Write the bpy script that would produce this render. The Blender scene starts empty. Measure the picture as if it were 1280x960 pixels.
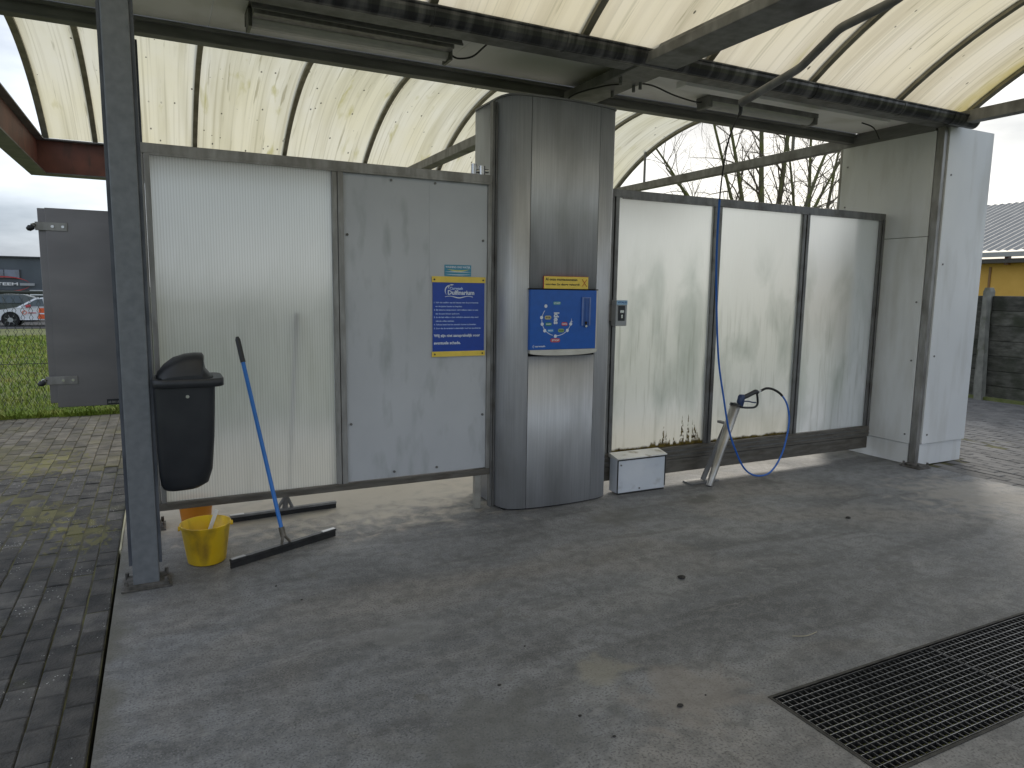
import bpy, math, random
from mathutils import Vector, Matrix
random.seed(7)
SC = bpy.context.scene
COL = SC.collection
PI = math.pi

# ------------------------------------------------------------------ camera
CAMP = Vector((0, 0, 1.6))
FPX = 876.92
cr = Vector((0.89510842, -0.44562253, 0.01419420))
cu = Vector((0.04594981, 0.12387127, 0.99123384))
cf = Vector((0.44347438, 0.88660954, -0.13135450))
cam = bpy.data.cameras.new('camera')
cam.sensor_width = 36.0
cam.lens = FPX / 1280 * 36.0
cam.clip_start = 0.05
cam.clip_end = 3000
camo = bpy.data.objects.new('camera', cam)
COL.objects.link(camo)
mw = Matrix((cr, cu, -cf)).transposed().to_4x4()
mw.translation = CAMP
camo.matrix_world = mw
SC.camera = camo

# ------------------------------------------------------------------ light
SUN_EL, SUN_AZ = math.radians(24), math.radians(48)      # azimuth measured from +Y towards +X
sd = Vector((math.sin(SUN_AZ) * math.cos(SUN_EL), math.cos(SUN_AZ) * math.cos(SUN_EL), math.sin(SUN_EL)))
W = bpy.data.worlds.new("World")
SC.world = W
W.use_nodes = True
nt = W.node_tree
nt.nodes.clear()
def wn(t, **k):
    n = nt.nodes.new(t)
    for a, b in k.items(): setattr(n, a, b)
    return n
L = nt.links.new
sky = wn('ShaderNodeTexSky', sky_type='NISHITA', sun_disc=False)
sky.sun_elevation = SUN_EL
sky.sun_rotation = SUN_AZ
skm = wn('ShaderNodeVectorMath', operation='SCALE'); skm.inputs['Scale'].default_value = 0.085
L(sky.outputs[0], skm.inputs[0])
tc = wn('ShaderNodeTexCoord')
mp = wn('ShaderNodeMapping'); mp.inputs['Scale'].default_value = (1.0, 1.0, 3.6); mp.inputs['Location'].default_value = (0.7, 2.2, 0.3)
L(tc.outputs['Generated'], mp.inputs[0])
nz = wn('ShaderNodeTexNoise'); nz.inputs['Scale'].default_value = 2.1; nz.inputs['Detail'].default_value = 7; nz.inputs['Roughness'].default_value = 0.52
L(mp.outputs[0], nz.inputs['Vector'])
cr_ = wn('ShaderNodeValToRGB')
cr_.color_ramp.elements[0].position = 0.38; cr_.color_ramp.elements[0].color = (0.31, 0.36, 0.45, 1)
cr_.color_ramp.elements[1].position = 0.62; cr_.color_ramp.elements[1].color = (0.89, 0.96, 1.07, 1)
L(nz.outputs['Fac'], cr_.inputs[0])
dotn = wn('ShaderNodeVectorMath', operation='DOT_PRODUCT'); dotn.inputs[1].default_value = sd
L(tc.outputs['Generated'], dotn.inputs[0])
mr = wn('ShaderNodeMapRange'); mr.inputs[1].default_value = 0.35; mr.inputs[2].default_value = 1.0; mr.inputs[3].default_value = 0; mr.inputs[4].default_value = 1; mr.interpolation_type = 'SMOOTHSTEP'
L(dotn.outputs['Value'], mr.inputs[0])
glow = wn('ShaderNodeMix', data_type='RGBA', blend_type='MULTIPLY')
glow.inputs[7].default_value = (1.20, 1.12, 0.97, 1)
L(mr.outputs[0], glow.inputs[0]); L(cr_.outputs[0], glow.inputs[6])
mx = wn('ShaderNodeMix', data_type='RGBA'); mx.inputs[0].default_value = 0.80
L(skm.outputs[0], mx.inputs[6]); L(glow.outputs[2], mx.inputs[7])
bg = wn('ShaderNodeBackground'); bg.inputs[1].default_value = 0.96
wo = wn('ShaderNodeOutputWorld')
L(mx.outputs[2], bg.inputs[0]); L(bg.outputs[0], wo.inputs[0])

sun = bpy.data.lights.new('sun', 'SUN')
sun.energy = 1.0
sun.angle = math.radians(14)
sun.color = (1.0, 0.93, 0.82)
suno = bpy.data.objects.new('sun', sun)
COL.objects.link(suno)
suno.rotation_euler = sd.to_track_quat('Z', 'Y').to_euler()

SC.view_settings.view_transform = 'Standard'
SC.view_settings.look = 'None'
SC.view_settings.gamma = 1.0
SC.view_settings.use_curve_mapping = False
SC.view_settings.exposure = 0.56
SC.cycles.max_bounces = 10
SC.cycles.transparent_max_bounces = 12
SC.cycles.use_denoising = True
SC.cycles.sample_clamp_indirect = 6.0

# ------------------------------------------------------------------ helpers
def proj(p):
    d = Vector(p) - CAMP
    z = cf.dot(d)
    if z < 0.05: return None
    return (640 + FPX * cr.dot(d) / z, 480 - FPX * cu.dot(d) / z, z)

def setp(o, label=None, cat=None, group=None, kind=None):
    if label: o['label'] = label
    if cat: o['category'] = cat
    if group: o['group'] = group
    if kind: o['kind'] = kind
    return o

def thing(name, label, cat, loc=(0, 0, 0), group=None):
    o = bpy.data.objects.new(name, None)
    o.empty_display_size = 0.1
    COL.objects.link(o)
    o.location = loc
    return setp(o, label, cat, group)

def worldloc(o):
    v = Vector((0, 0, 0))
    while o: v += o.location; o = o.parent
    return v

class MB:
    def __init__(s): s.v = []; s.f = []; s.sm = []
    def add(s, vs, fs, smooth=False):
        b = len(s.v); s.v += [tuple(v) for v in vs]
        for f in fs: s.f.append([b + i for i in f]); s.sm.append(smooth)
        return s
    def box(s, a, b):
        x0, y0, z0 = a; x1, y1, z1 = b
        return s.add([(x0,y0,z0),(x1,y0,z0),(x1,y1,z0),(x0,y1,z0),(x0,y0,z1),(x1,y0,z1),(x1,y1,z1),(x0,y1,z1)],
              [(0,3,2,1),(4,5,6,7),(0,1,5,4),(1,2,6,5),(2,3,7,6),(3,0,4,7)])
    def obox(s, p, q, w, h, up=(0, 0, 1)):
        p, q = Vector(p), Vector(q); d = (q - p).normalized(); u = Vector(up)
        sx = d.cross(u).normalized() * w / 2; uz = sx.cross(d).normalized() * h / 2
        vs = [c + a * sx + b * uz for c in (p, q) for a, b in ((-1,-1),(1,-1),(1,1),(-1,1))]
        return s.add(vs, [(0,1,2,3),(7,6,5,4),(0,4,5,1),(1,5,6,2),(2,6,7,3),(3,7,4,0)])
    def tube(s, pts, r, n=8, caps=True, smooth=True):
        pts = [Vector(p) for p in pts]; m = len(pts)
        rs = r if isinstance(r, (list, tuple)) else [r] * m
        nrm = None; rings = []
        for i in range(m):
            t = (pts[min(i + 1, m - 1)] - pts[max(i - 1, 0)])
            t = t.normalized() if t.length > 1e-9 else Vector((0, 0, 1))
            if nrm is None:
                a = Vector((0, 0, 1)) if abs(t.z) < 0.9 else Vector((1, 0, 0)); nrm = t.cross(a).normalized()
            else:
                nrm = (nrm - t * nrm.dot(t)); nrm = nrm.normalized() if nrm.length > 1e-9 else Vector((1, 0, 0))
            b = t.cross(nrm)
            rings.append([pts[i] + (nrm * math.cos(2*PI*k/n) + b * math.sin(2*PI*k/n)) * rs[i] for k in range(n)])
        vs = [v for R_ in rings for v in R_]; fs = []
        for i in range(m - 1):
            for k in range(n):
                k2 = (k + 1) % n; fs.append((i*n+k, i*n+k2, (i+1)*n+k2, (i+1)*n+k))
        s.add(vs, fs, smooth)
        if caps:
            s.add(rings[0], [tuple(range(n))[::-1]]); s.add(rings[-1], [tuple(range(n))])
        return s
    def prism(s, poly, axis, a, b, smooth=False):
        # poly: 2-D points in the two other axes (cyclic order kept)
        n = len(poly)
        def mk(p, t):
            if axis == 0: return (t, p[0], p[1])
            if axis == 1: return (p[0], t, p[1])
            return (p[0], p[1], t)
        s.add([mk(p, a) for p in poly] + [mk(p, b) for p in poly],
              [(i, (i+1) % n, n + (i+1) % n, n + i) for i in range(n)], smooth)
        s.add([mk(p, a) for p in poly], [tuple(range(n))[::-1]]); s.add([mk(p, b) for p in poly], [tuple(range(n))])
        return s
    def loft(s, rings, smooth=True, caps=True):
        n = len(rings[0]); vs = [v for R_ in rings for v in R_]; fs = []
        for i in range(len(rings) - 1):
            for k in range(n):
                k2 = (k + 1) % n; fs.append((i*n+k, i*n+k2, (i+1)*n+k2, (i+1)*n+k))
        s.add(vs, fs, smooth)
        if caps: s.add(rings[0], [tuple(range(n))[::-1]]); s.add(rings[-1], [tuple(range(n))])
        return s
    def mesh(s, name, mat, off=Vector((0, 0, 0))):
        me = bpy.data.meshes.new(name)
        me.from_pydata([(v[0]-off.x, v[1]-off.y, v[2]-off.z) for v in s.v], [], s.f)
        me.polygons.foreach_set('use_smooth', s.sm)
        me.materials.append(mat)
        me.validate()
        import bmesh
        bm = bmesh.new(); bm.from_mesh(me); bmesh.ops.recalc_face_normals(bm, faces=bm.faces); bm.to_mesh(me); bm.free()
        return me
    def build(s, name, mat, parent=None, bev=0, **k):
        off = worldloc(parent) if parent else Vector((0, 0, 0))
        if parent is None and k.get('loc') is not None: off = Vector(k['loc'])
        o = bpy.data.objects.new(name, s.mesh(name, mat, off))
        COL.objects.link(o)
        if parent: o.parent = parent
        else: o.location = off
        if bev:
            b = o.modifiers.new('bevel', 'BEVEL'); b.width = bev; b.segments = 2; b.limit_method = 'ANGLE'; b.angle_limit = 0.7
        k.pop('loc', None)
        return setp(o, **k)

def box(name, a, b, mat, parent=None, bev=0, **k):
    return MB().box(a, b).build(name, mat, parent, bev, **k)
def tube(name, pts, r, mat, parent=None, n=10, **k):
    return MB().tube(pts, r, n).build(name, mat, parent, **k)

def rrect(cx, cy, z, w, d, r, n=5):
    pts = []
    for (sx, sy, a0) in ((1,1,0),(-1,1,PI/2),(-1,-1,PI),(1,-1,1.5*PI)):
        for i in range(n):
            a = a0 + PI/2*i/(n-1)
            pts.append((cx + sx*(w/2-r) + r*math.cos(a), cy + sy*(d/2-r) + r*math.sin(a), z))
    return pts

def smoothpath(pts, sub=8):
    P = [Vector(p) for p in pts]; out = []
    for i in range(len(P) - 1):
        p0 = P[max(i-1, 0)]; p1 = P[i]; p2 = P[i+1]; p3 = P[min(i+2, len(P)-1)]
        for k in range(sub):
            t = k / sub
            out.append(0.5*((2*p1)+(-p0+p2)*t+(2*p0-5*p1+4*p2-p3)*t*t+(-p0+3*p1-3*p2+p3)*t**3))
    out.append(P[-1]); return out

# ------------------------------------------------------------------ materials
def mat(name, c1, c2=None, rough=0.5, metal=0.0, scale=6.0, stretch=(1, 1, 1), detail=4, lo=0.35, hi=0.65,
        bump=0.0, bscale=60.0, bstretch=(1, 1, 1), spec=0.5, rvar=0.0, grime=None, gscale=3.0, glo=0.55, ghi=0.7, gst=(1, 1, 1),
        rnd=0.0, coat=0.0, flecks=False, mossy=False):
    m = bpy.data.materials.new(name); m.use_nodes = True
    t = m.node_tree; N = t.nodes; K = t.links.new
    p = N['Principled BSDF']
    p.inputs['Roughness'].default_value = rough; p.inputs['Metallic'].default_value = metal
    p.inputs['Specular IOR Level'].default_value = spec; p.inputs['Coat Weight'].default_value = coat
    g = N.new('ShaderNodeNewGeometry')
    def noise(sc, st, det, w=0):
        a = N.new('ShaderNodeMapping'); a.inputs['Scale'].default_value = st; a.inputs['Location'].default_value = (w, w*1.7, w*0.6)
        K(g.outputs['Position'], a.inputs[0])
        n = N.new('ShaderNodeTexNoise'); n.inputs['Scale'].default_value = sc; n.inputs['Detail'].default_value = det
        K(a.outputs[0], n.inputs['Vector']); return n.outputs['Fac']
    def ramp(f, a, b, ca=(0,0,0,1), cb=(1,1,1,1)):
        r = N.new('ShaderNodeValToRGB'); r.color_ramp.elements[0].position = a; r.color_ramp.elements[1].position = b
        r.color_ramp.elements[0].color = ca; r.color_ramp.elements[1].color = cb; K(f, r.inputs[0]); return r.outputs[0]
    c1 = (*c1, 1); c2 = (*(c2 or c1[:3]), 1)
    f = noise(scale, stretch, detail)
    col = ramp(f, lo, hi, c1, c2)
    if grime:
        gf = ramp(noise(gscale, gst, 6, 5.3), glo, ghi)
        q = N.new('ShaderNodeMix'); q.data_type = 'RGBA'; K(gf, q.inputs[0]); K(col, q.inputs[6]); q.inputs[7].default_value = (*grime, 1)
        col = q.outputs[2]
    if mossy:
        mo_ = None
        for (mx_, my_, mr1, sx_) in ((-0.52,5.2,0.34,1.2),(-0.80,5.7,0.34,1.1),(-1.0,7.4,0.55,1.0)):
            a = N.new('ShaderNodeMapping'); a.inputs['Scale'].default_value = (sx_/mr1, .6/mr1, 0); a.inputs['Location'].default_value = (-mx_*sx_/mr1, -my_*.6/mr1, 0)
            K(g.outputs['Position'], a.inputs[0]); ln = N.new('ShaderNodeVectorMath'); ln.operation = 'LENGTH'; K(a.outputs[0], ln.inputs[0])
            ad = N.new('ShaderNodeMath'); ad.operation = 'MULTIPLY_ADD'; K(noise(16, (1.4,0.7,1), 8, 3.3), ad.inputs[0]); ad.inputs[1].default_value = 3.2; K(ln.outputs['Value'], ad.inputs[2])
            q = N.new('ShaderNodeMapRange'); q.inputs[1].default_value = 2.10; q.inputs[2].default_value = 1.75; q.inputs[4].default_value = 0.75; K(ad.outputs[0], q.inputs[0])
            q2 = N.new('ShaderNodeMix'); q2.data_type = 'RGBA'; K(q.outputs[0], q2.inputs[0]); K(col, q2.inputs[6]); q2.inputs[7].default_value = (0.15,0.14,0.04,1); col = q2.outputs[2]
    if flecks:
        vo = N.new('ShaderNodeTexVoronoi'); vo.inputs['Scale'].default_value = 55; K(g.outputs['Position'], vo.inputs['Vector'])
        lt = N.new('ShaderNodeMath'); lt.operation = 'LESS_THAN'; lt.inputs[1].default_value = 0.17; K(vo.outputs['Distance'], lt.inputs[0])
        nn = ramp(noise(9, (1,1,1), 2, 44), 0.56, 0.60); mm = N.new('ShaderNodeMath'); mm.operation = 'MULTIPLY'; K(lt.outputs[0], mm.inputs[0]); K(nn, mm.inputs[1])
        q = N.new('ShaderNodeMix'); q.data_type = 'RGBA'; K(mm.outputs[0], q.inputs[0]); K(col, q.inputs[6]); q.inputs[7].default_value = (0.42,0.42,0.40,1); col = q.outputs[2]
    if rnd:
        oi = N.new('ShaderNodeObjectInfo'); mrn = N.new('ShaderNodeMapRange'); mrn.inputs[3].default_value = 1-rnd; mrn.inputs[4].default_value = 1+rnd
        K(oi.outputs['Random'], mrn.inputs[0])
        q = N.new('ShaderNodeVectorMath'); q.operation = 'SCALE'; K(col, q.inputs[0]); K(mrn.outputs[0], q.inputs['Scale']); col = q.outputs[0]
    K(col, p.inputs['Base Color'])
    if rvar:
        mrn = N.new('ShaderNodeMapRange'); mrn.inputs[3].default_value = max(0.02, rough-rvar); mrn.inputs[4].default_value = min(1, rough+rvar)
        K(noise(scale*1.7, stretch, 5, 2.1), mrn.inputs[0]); K(mrn.outputs[0], p.inputs['Roughness'])
    if bump:
        b = N.new('ShaderNodeBump'); b.inputs['Strength'].default_value = bump; b.inputs['Distance'].default_value = 0.01
        K(noise(bscale, bstretch, 5, 1.3), b.inputs['Height']); K(b.outputs[0], p.inputs['Normal'])
    m['col'] = 1
    return m

def flat(name, c, rough=0.45, metal=0.0, spec=0.5):
    return mat(name, c, tuple(x*0.9 for x in c), rough=rough, metal=metal, spec=spec, scale=20)

STEEL = mat('galvanised_steel', (0.135,0.147,0.162), (0.19,0.203,0.218), rough=0.5, metal=0.3, scale=22, detail=8, bump=0.05, bscale=90, rvar=0.08, lo=.3, hi=.75,
            grime=(0.19,0.205,0.225), gscale=14, gst=(1,1,0.8), glo=0.58, ghi=0.85)
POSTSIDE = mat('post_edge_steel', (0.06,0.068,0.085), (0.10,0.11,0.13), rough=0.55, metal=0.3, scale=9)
BEAM = mat('weathered_beam_steel', (0.165,0.165,0.167), (0.24,0.24,0.24), rough=0.55, metal=0.25, scale=5, stretch=(3,3,1), detail=7, bump=0.06, bscale=40,
           grime=(0.085,0.082,0.077), gscale=4, glo=0.5, ghi=0.75)
BEAMD = mat('dark_beam_steel', (0.145,0.145,0.146), (0.21,0.21,0.21), rough=0.5, metal=0.2, scale=4, stretch=(1,1,6), detail=6, bump=0.05, bscale=40)
ALU = mat('aluminium_frame', (0.23,0.225,0.215), (0.33,0.325,0.315), rough=0.42, metal=0.55, scale=8, stretch=(3,3,0.6), detail=6, rvar=0.1,
          grime=(0.12,0.11,0.095), gscale=6, gst=(1,1,0.5), glo=0.52, ghi=0.8)
ALUD = mat('aluminium_frame_dark', (0.14,0.14,0.14), (0.20,0.20,0.195), rough=0.45, metal=0.5, scale=8, stretch=(3,3,0.6), grime=(0.07,0.062,0.05), gscale=7, glo=0.5, ghi=0.8)
STAINED = mat('stained_bottom_rail', (0.105,0.096,0.082), (0.16,0.148,0.128), rough=0.5, metal=0.35, scale=9, stretch=(0.7,1,4), detail=7, grime=(0.06,0.047,0.033), gscale=9, gst=(0.8,1,3), glo=0.5, ghi=0.9)
INOX = mat('brushed_stainless', (0.47,0.48,0.50), (0.55,0.56,0.58), rough=0.5, metal=0.42, scale=14, stretch=(7,7,0.14), detail=8, rvar=0.06, bump=0.008, bscale=50, bstretch=(8,8,0.15),
           grime=(0.29,0.29,0.29), gscale=2.2, gst=(2,2,0.6), glo=0.45, ghi=0.85)
INOX2 = mat('cabinet_stainless', (0.165,0.158,0.166), (0.205,0.196,0.203), rough=0.36, metal=0.7, scale=2.0, stretch=(1,1,2.5), detail=4, rvar=0.08)
WHITE = mat('white_sandwich_panel', (0.63,0.645,0.655), (0.71,0.72,0.725), rough=0.42, scale=1.6, stretch=(1,1,0.6), detail=6, grime=(0.52,0.52,0.50), gscale=2.2, gst=(3,3,0.6), glo=0.5, ghi=0.8, bump=0.01, bscale=8)
SOFFIT = mat('soffit_white', (0.79,0.79,0.78), (0.84,0.84,0.83), rough=0.6, scale=1.8, detail=6, grime=(0.50,0.50,0.41), gscale=1.7, glo=0.5, ghi=0.8)
GREYP = mat('grey_composite_panel', (0.43,0.447,0.477), (0.49,0.507,0.535), rough=0.34, scale=2.0, stretch=(1,1,0.7), detail=5,
            grime=(0.32,0.34,0.35), gscale=3.4, gst=(3,1,0.9), glo=0.54, ghi=0.80)
BLACK = mat('black_plastic', (0.012,0.014,0.018), (0.02,0.022,0.026), rough=0.42, scale=8, bump=0.03, bscale=300)
RUBBER = mat('black_rubber', (0.008,0.008,0.009), (0.016,0.016,0.016), rough=0.7, scale=20)
GUT = mat('gutter_zinc_blackened', (0.035,0.036,0.039), (0.22,0.222,0.23), rough=0.34, metal=0.45, scale=2.6, stretch=(6,1,0.7), detail=9, lo=0.45, hi=0.80, bump=0.12, bscale=26, bstretch=(3,1,1))
DARK = flat('dark_gap', (0.01,0.01,0.01), rough=0.9)
BLUEP = flat('blue_sign_print', (0.008,0.055,0.38), rough=0.3)
BLUEM = flat('blue_panel_print', (0.006,0.10,0.46), rough=0.28)
YELP = flat('yellow_print', (0.84,0.62,0.09), rough=0.35)
WPRINT = flat('white_print', (0.72,0.78,0.88), rough=0.4)
LBPRINT = flat('pale_blue_print', (0.50,0.64,0.95), rough=0.4)
KPRINT = flat('black_print', (0.05,0.045,0.02), rough=0.5)
REDP = flat('red_print', (0.50,0.05,0.06), rough=0.4)
BUCKET = mat('yellow_bucket_plastic', (0.83,0.52,0.012), (0.88,0.60,0.03), rough=0.36, scale=7, grime=(0.40,0.24,0.03), gscale=11, gst=(1,1,0.5), glo=0.5, ghi=0.75, bump=0.05, bscale=120)
ORANGE = mat('orange_bucket_plastic', (0.80,0.30,0.02), (0.72,0.24,0.02), rough=0.4, scale=8)
BLUEH = flat('blue_tube_paint', (0.02,0.17,0.56), rough=0.3)
HOSE = flat('blue_hose_rubber', (0.018,0.13,0.52), rough=0.35)
GUNB = flat('navy_gun_plastic', (0.012,0.03,0.10), rough=0.35)
CHROME = flat('chrome', (0.6,0.6,0.6), rough=0.22, metal=1.0)
PIPE = mat('lance_tube_steel', (0.30,0.29,0.27), (0.48,0.47,0.45), rough=0.36, metal=0.75, scale=12, stretch=(1,1,0.3), rvar=0.12)
SILVER = mat('silver_trim', (0.50,0.48,0.43), (0.60,0.58,0.53), rough=0.4, metal=0.5, scale=10)
REDBEAM = mat('red_primer_steel', (0.12,0.05,0.045), (0.20,0.075,0.06), rough=0.6, scale=4, detail=6, grime=(0.09,0.05,0.045), gscale=5, gst=(2,2,0.5))
FLANGE = mat('grey_flange_steel', (0.11,0.115,0.13), (0.18,0.18,0.19), rough=0.5, metal=0.3, scale=8, detail=7)
DIFF = mat('acrylic_diffuser', (0.42,0.42,0.41), (0.50,0.50,0.48), rough=0.3, scale=10, stretch=(1,4,4))

# --- translucent barrel sheets
def sheet_mat(name, tint, dirty, strk=1.0, alg=0.62, end=False):
    m = bpy.data.materials.new(name); m.use_nodes = True
    t = m.node_tree; N = t.nodes; K = t.links.new; N.clear()
    g = N.new('ShaderNodeNewGeometry')
    def noise(sc, st, det, w=0, dist=0):
        a = N.new('ShaderNodeMapping'); a.inputs['Scale'].default_value = st; a.inputs['Location'].default_value = (w, w*1.7, w*0.6)
        K(g.outputs['Position'], a.inputs[0])
        n = N.new('ShaderNodeTexNoise'); n.inputs['Scale'].default_value = sc; n.inputs['Detail'].default_value = det; n.inputs['Distortion'].default_value = dist
        K(a.outputs[0], n.inputs['Vector']); return n.outputs['Fac']
    def ramp(f, a, b):
        r = N.new('ShaderNodeValToRGB'); r.color_ramp.elements[0].position = a; r.color_ramp.elements[1].position = b; K(f, r.inputs[0]); return r.outputs[0]
    def mix(f, a, b, fm=1.0):
        q = N.new('ShaderNodeMix'); q.data_type = 'RGBA'
        if fm != 1.0:
            mm = N.new('ShaderNodeMath'); mm.operation = 'MULTIPLY'; K(f, mm.inputs[0]); mm.inputs[1].default_value = fm; f = mm.outputs[0]
        K(f, q.inputs[0])
        if isinstance(a, tuple): q.inputs[6].default_value = (*a, 1)
        else: K(a, q.inputs[6])
        q.inputs[7].default_value = (*b, 1); return q.outputs[2]
    c = mix(ramp(noise(1.6, (1,0.5,0.5), 5), 0.35, 0.65), tint, tuple(x*y for x, y in zip(tint, (0.97,0.95,0.84))))
    c = mix(ramp(noise(2.6, (3.0,0.16,0.16), 6, 3.1, 0.12), 0.46, 0.72), c, dirty, 0.75*strk)         # broad rain streaks along the arch
    c = mix(ramp(noise(6, (7.0,0.05,0.05), 4, 8.1, 0.06), 0.55, 0.68), c, (0.38,0.34,0.22), 0.48*strk)
    c = mix(ramp(noise(5, (5.0,0.22,0.22), 6, 4.4, 0.1), 0.64, 0.70), c, (0.20,0.17,0.08), 0.5*strk)   # fine streaks
    c = mix(ramp(noise(2.3, (2.2,0.5,0.5), 8, 13.0, 0.4), alg, alg+0.09), c, (0.36,0.32,0.06), 0.6)    # algae
    vo = N.new('ShaderNodeTexVoronoi'); vo.inputs['Scale'].default_value = 7.0; vo.inputs['Randomness'].default_value = 1.0
    mp_ = N.new('ShaderNodeMapping'); mp_.inputs['Scale'].default_value = (1.5,0.8,0.8); K(g.outputs['Position'], mp_.inputs[0]); K(mp_.outputs[0], vo.inputs['Vector'])
    sp = N.new('ShaderNodeMath'); sp.operation = 'LESS_THAN'; K(vo.outputs['Distance'], sp.inputs[0]); sp.inputs[1].default_value = 0.095
    wn_ = N.new('ShaderNodeMath'); wn_.operation = 'MULTIPLY'; K(sp.outputs[0], wn_.inputs[0])
    g2 = ramp(noise(6.0, (1,1,1), 2, 21), 0.47, 0.52); K(g2, wn_.inputs[1])
    c = mix(wn_.outputs[0], c, (0.05,0.045,0.03), 0.9)
    if end:
        se = N.new('ShaderNodeSeparateXYZ'); K(g.outputs['Position'], se.inputs[0])
        mr_ = N.new('ShaderNodeMapRange'); mr_.interpolation_type = 'SMOOTHSTEP'; mr_.inputs[1].default_value = 6.12; mr_.inputs[2].default_value = 6.40; K(se.outputs['X'], mr_.inputs[0])
        ad_ = N.new('ShaderNodeMath'); ad_.operation = 'MULTIPLY'; K(mr_.outputs[0], ad_.inputs[0]); K(ramp(noise(3, (2,1,1), 6, 33), 0.3, 0.55), ad_.inputs[1])
        c = mix(ad_.outputs[0], c, (0.46,0.38,0.14), 0.8)
    tr = N.new('ShaderNodeBsdfTranslucent'); K(c, tr.inputs[0])
    df = N.new('ShaderNodeBsdfDiffuse'); K(c, df.inputs[0])
    s = N.new('ShaderNodeMixShader'); s.inputs[0].default_value = 0.08; K(tr.outputs[0], s.inputs[1]); K(df.outputs[0], s.inputs[2])
    gl = N.new('ShaderNodeBsdfGlossy'); gl.inputs['Roughness'].default_value = 0.35; gl.inputs['Color'].default_value = (0.8,0.8,0.8,1)
    s2 = N.new('ShaderNodeMixShader'); s2.inputs[0].default_value = 0.03; K(s.outputs[0], s2.inputs[1]); K(gl.outputs[0], s2.inputs[2])
    o = N.new('ShaderNodeOutputMaterial'); K(s2.outputs[0], o.inputs[0])
    return m
SHEETF = sheet_mat('far_vault_sheet', (0.70,0.665,0.54), (0.50,0.46,0.31))
SHEETN = sheet_mat('near_vault_sheet', (0.73,0.66,0.515), (0.49,0.42,0.28), 0.9, end=True)

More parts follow.
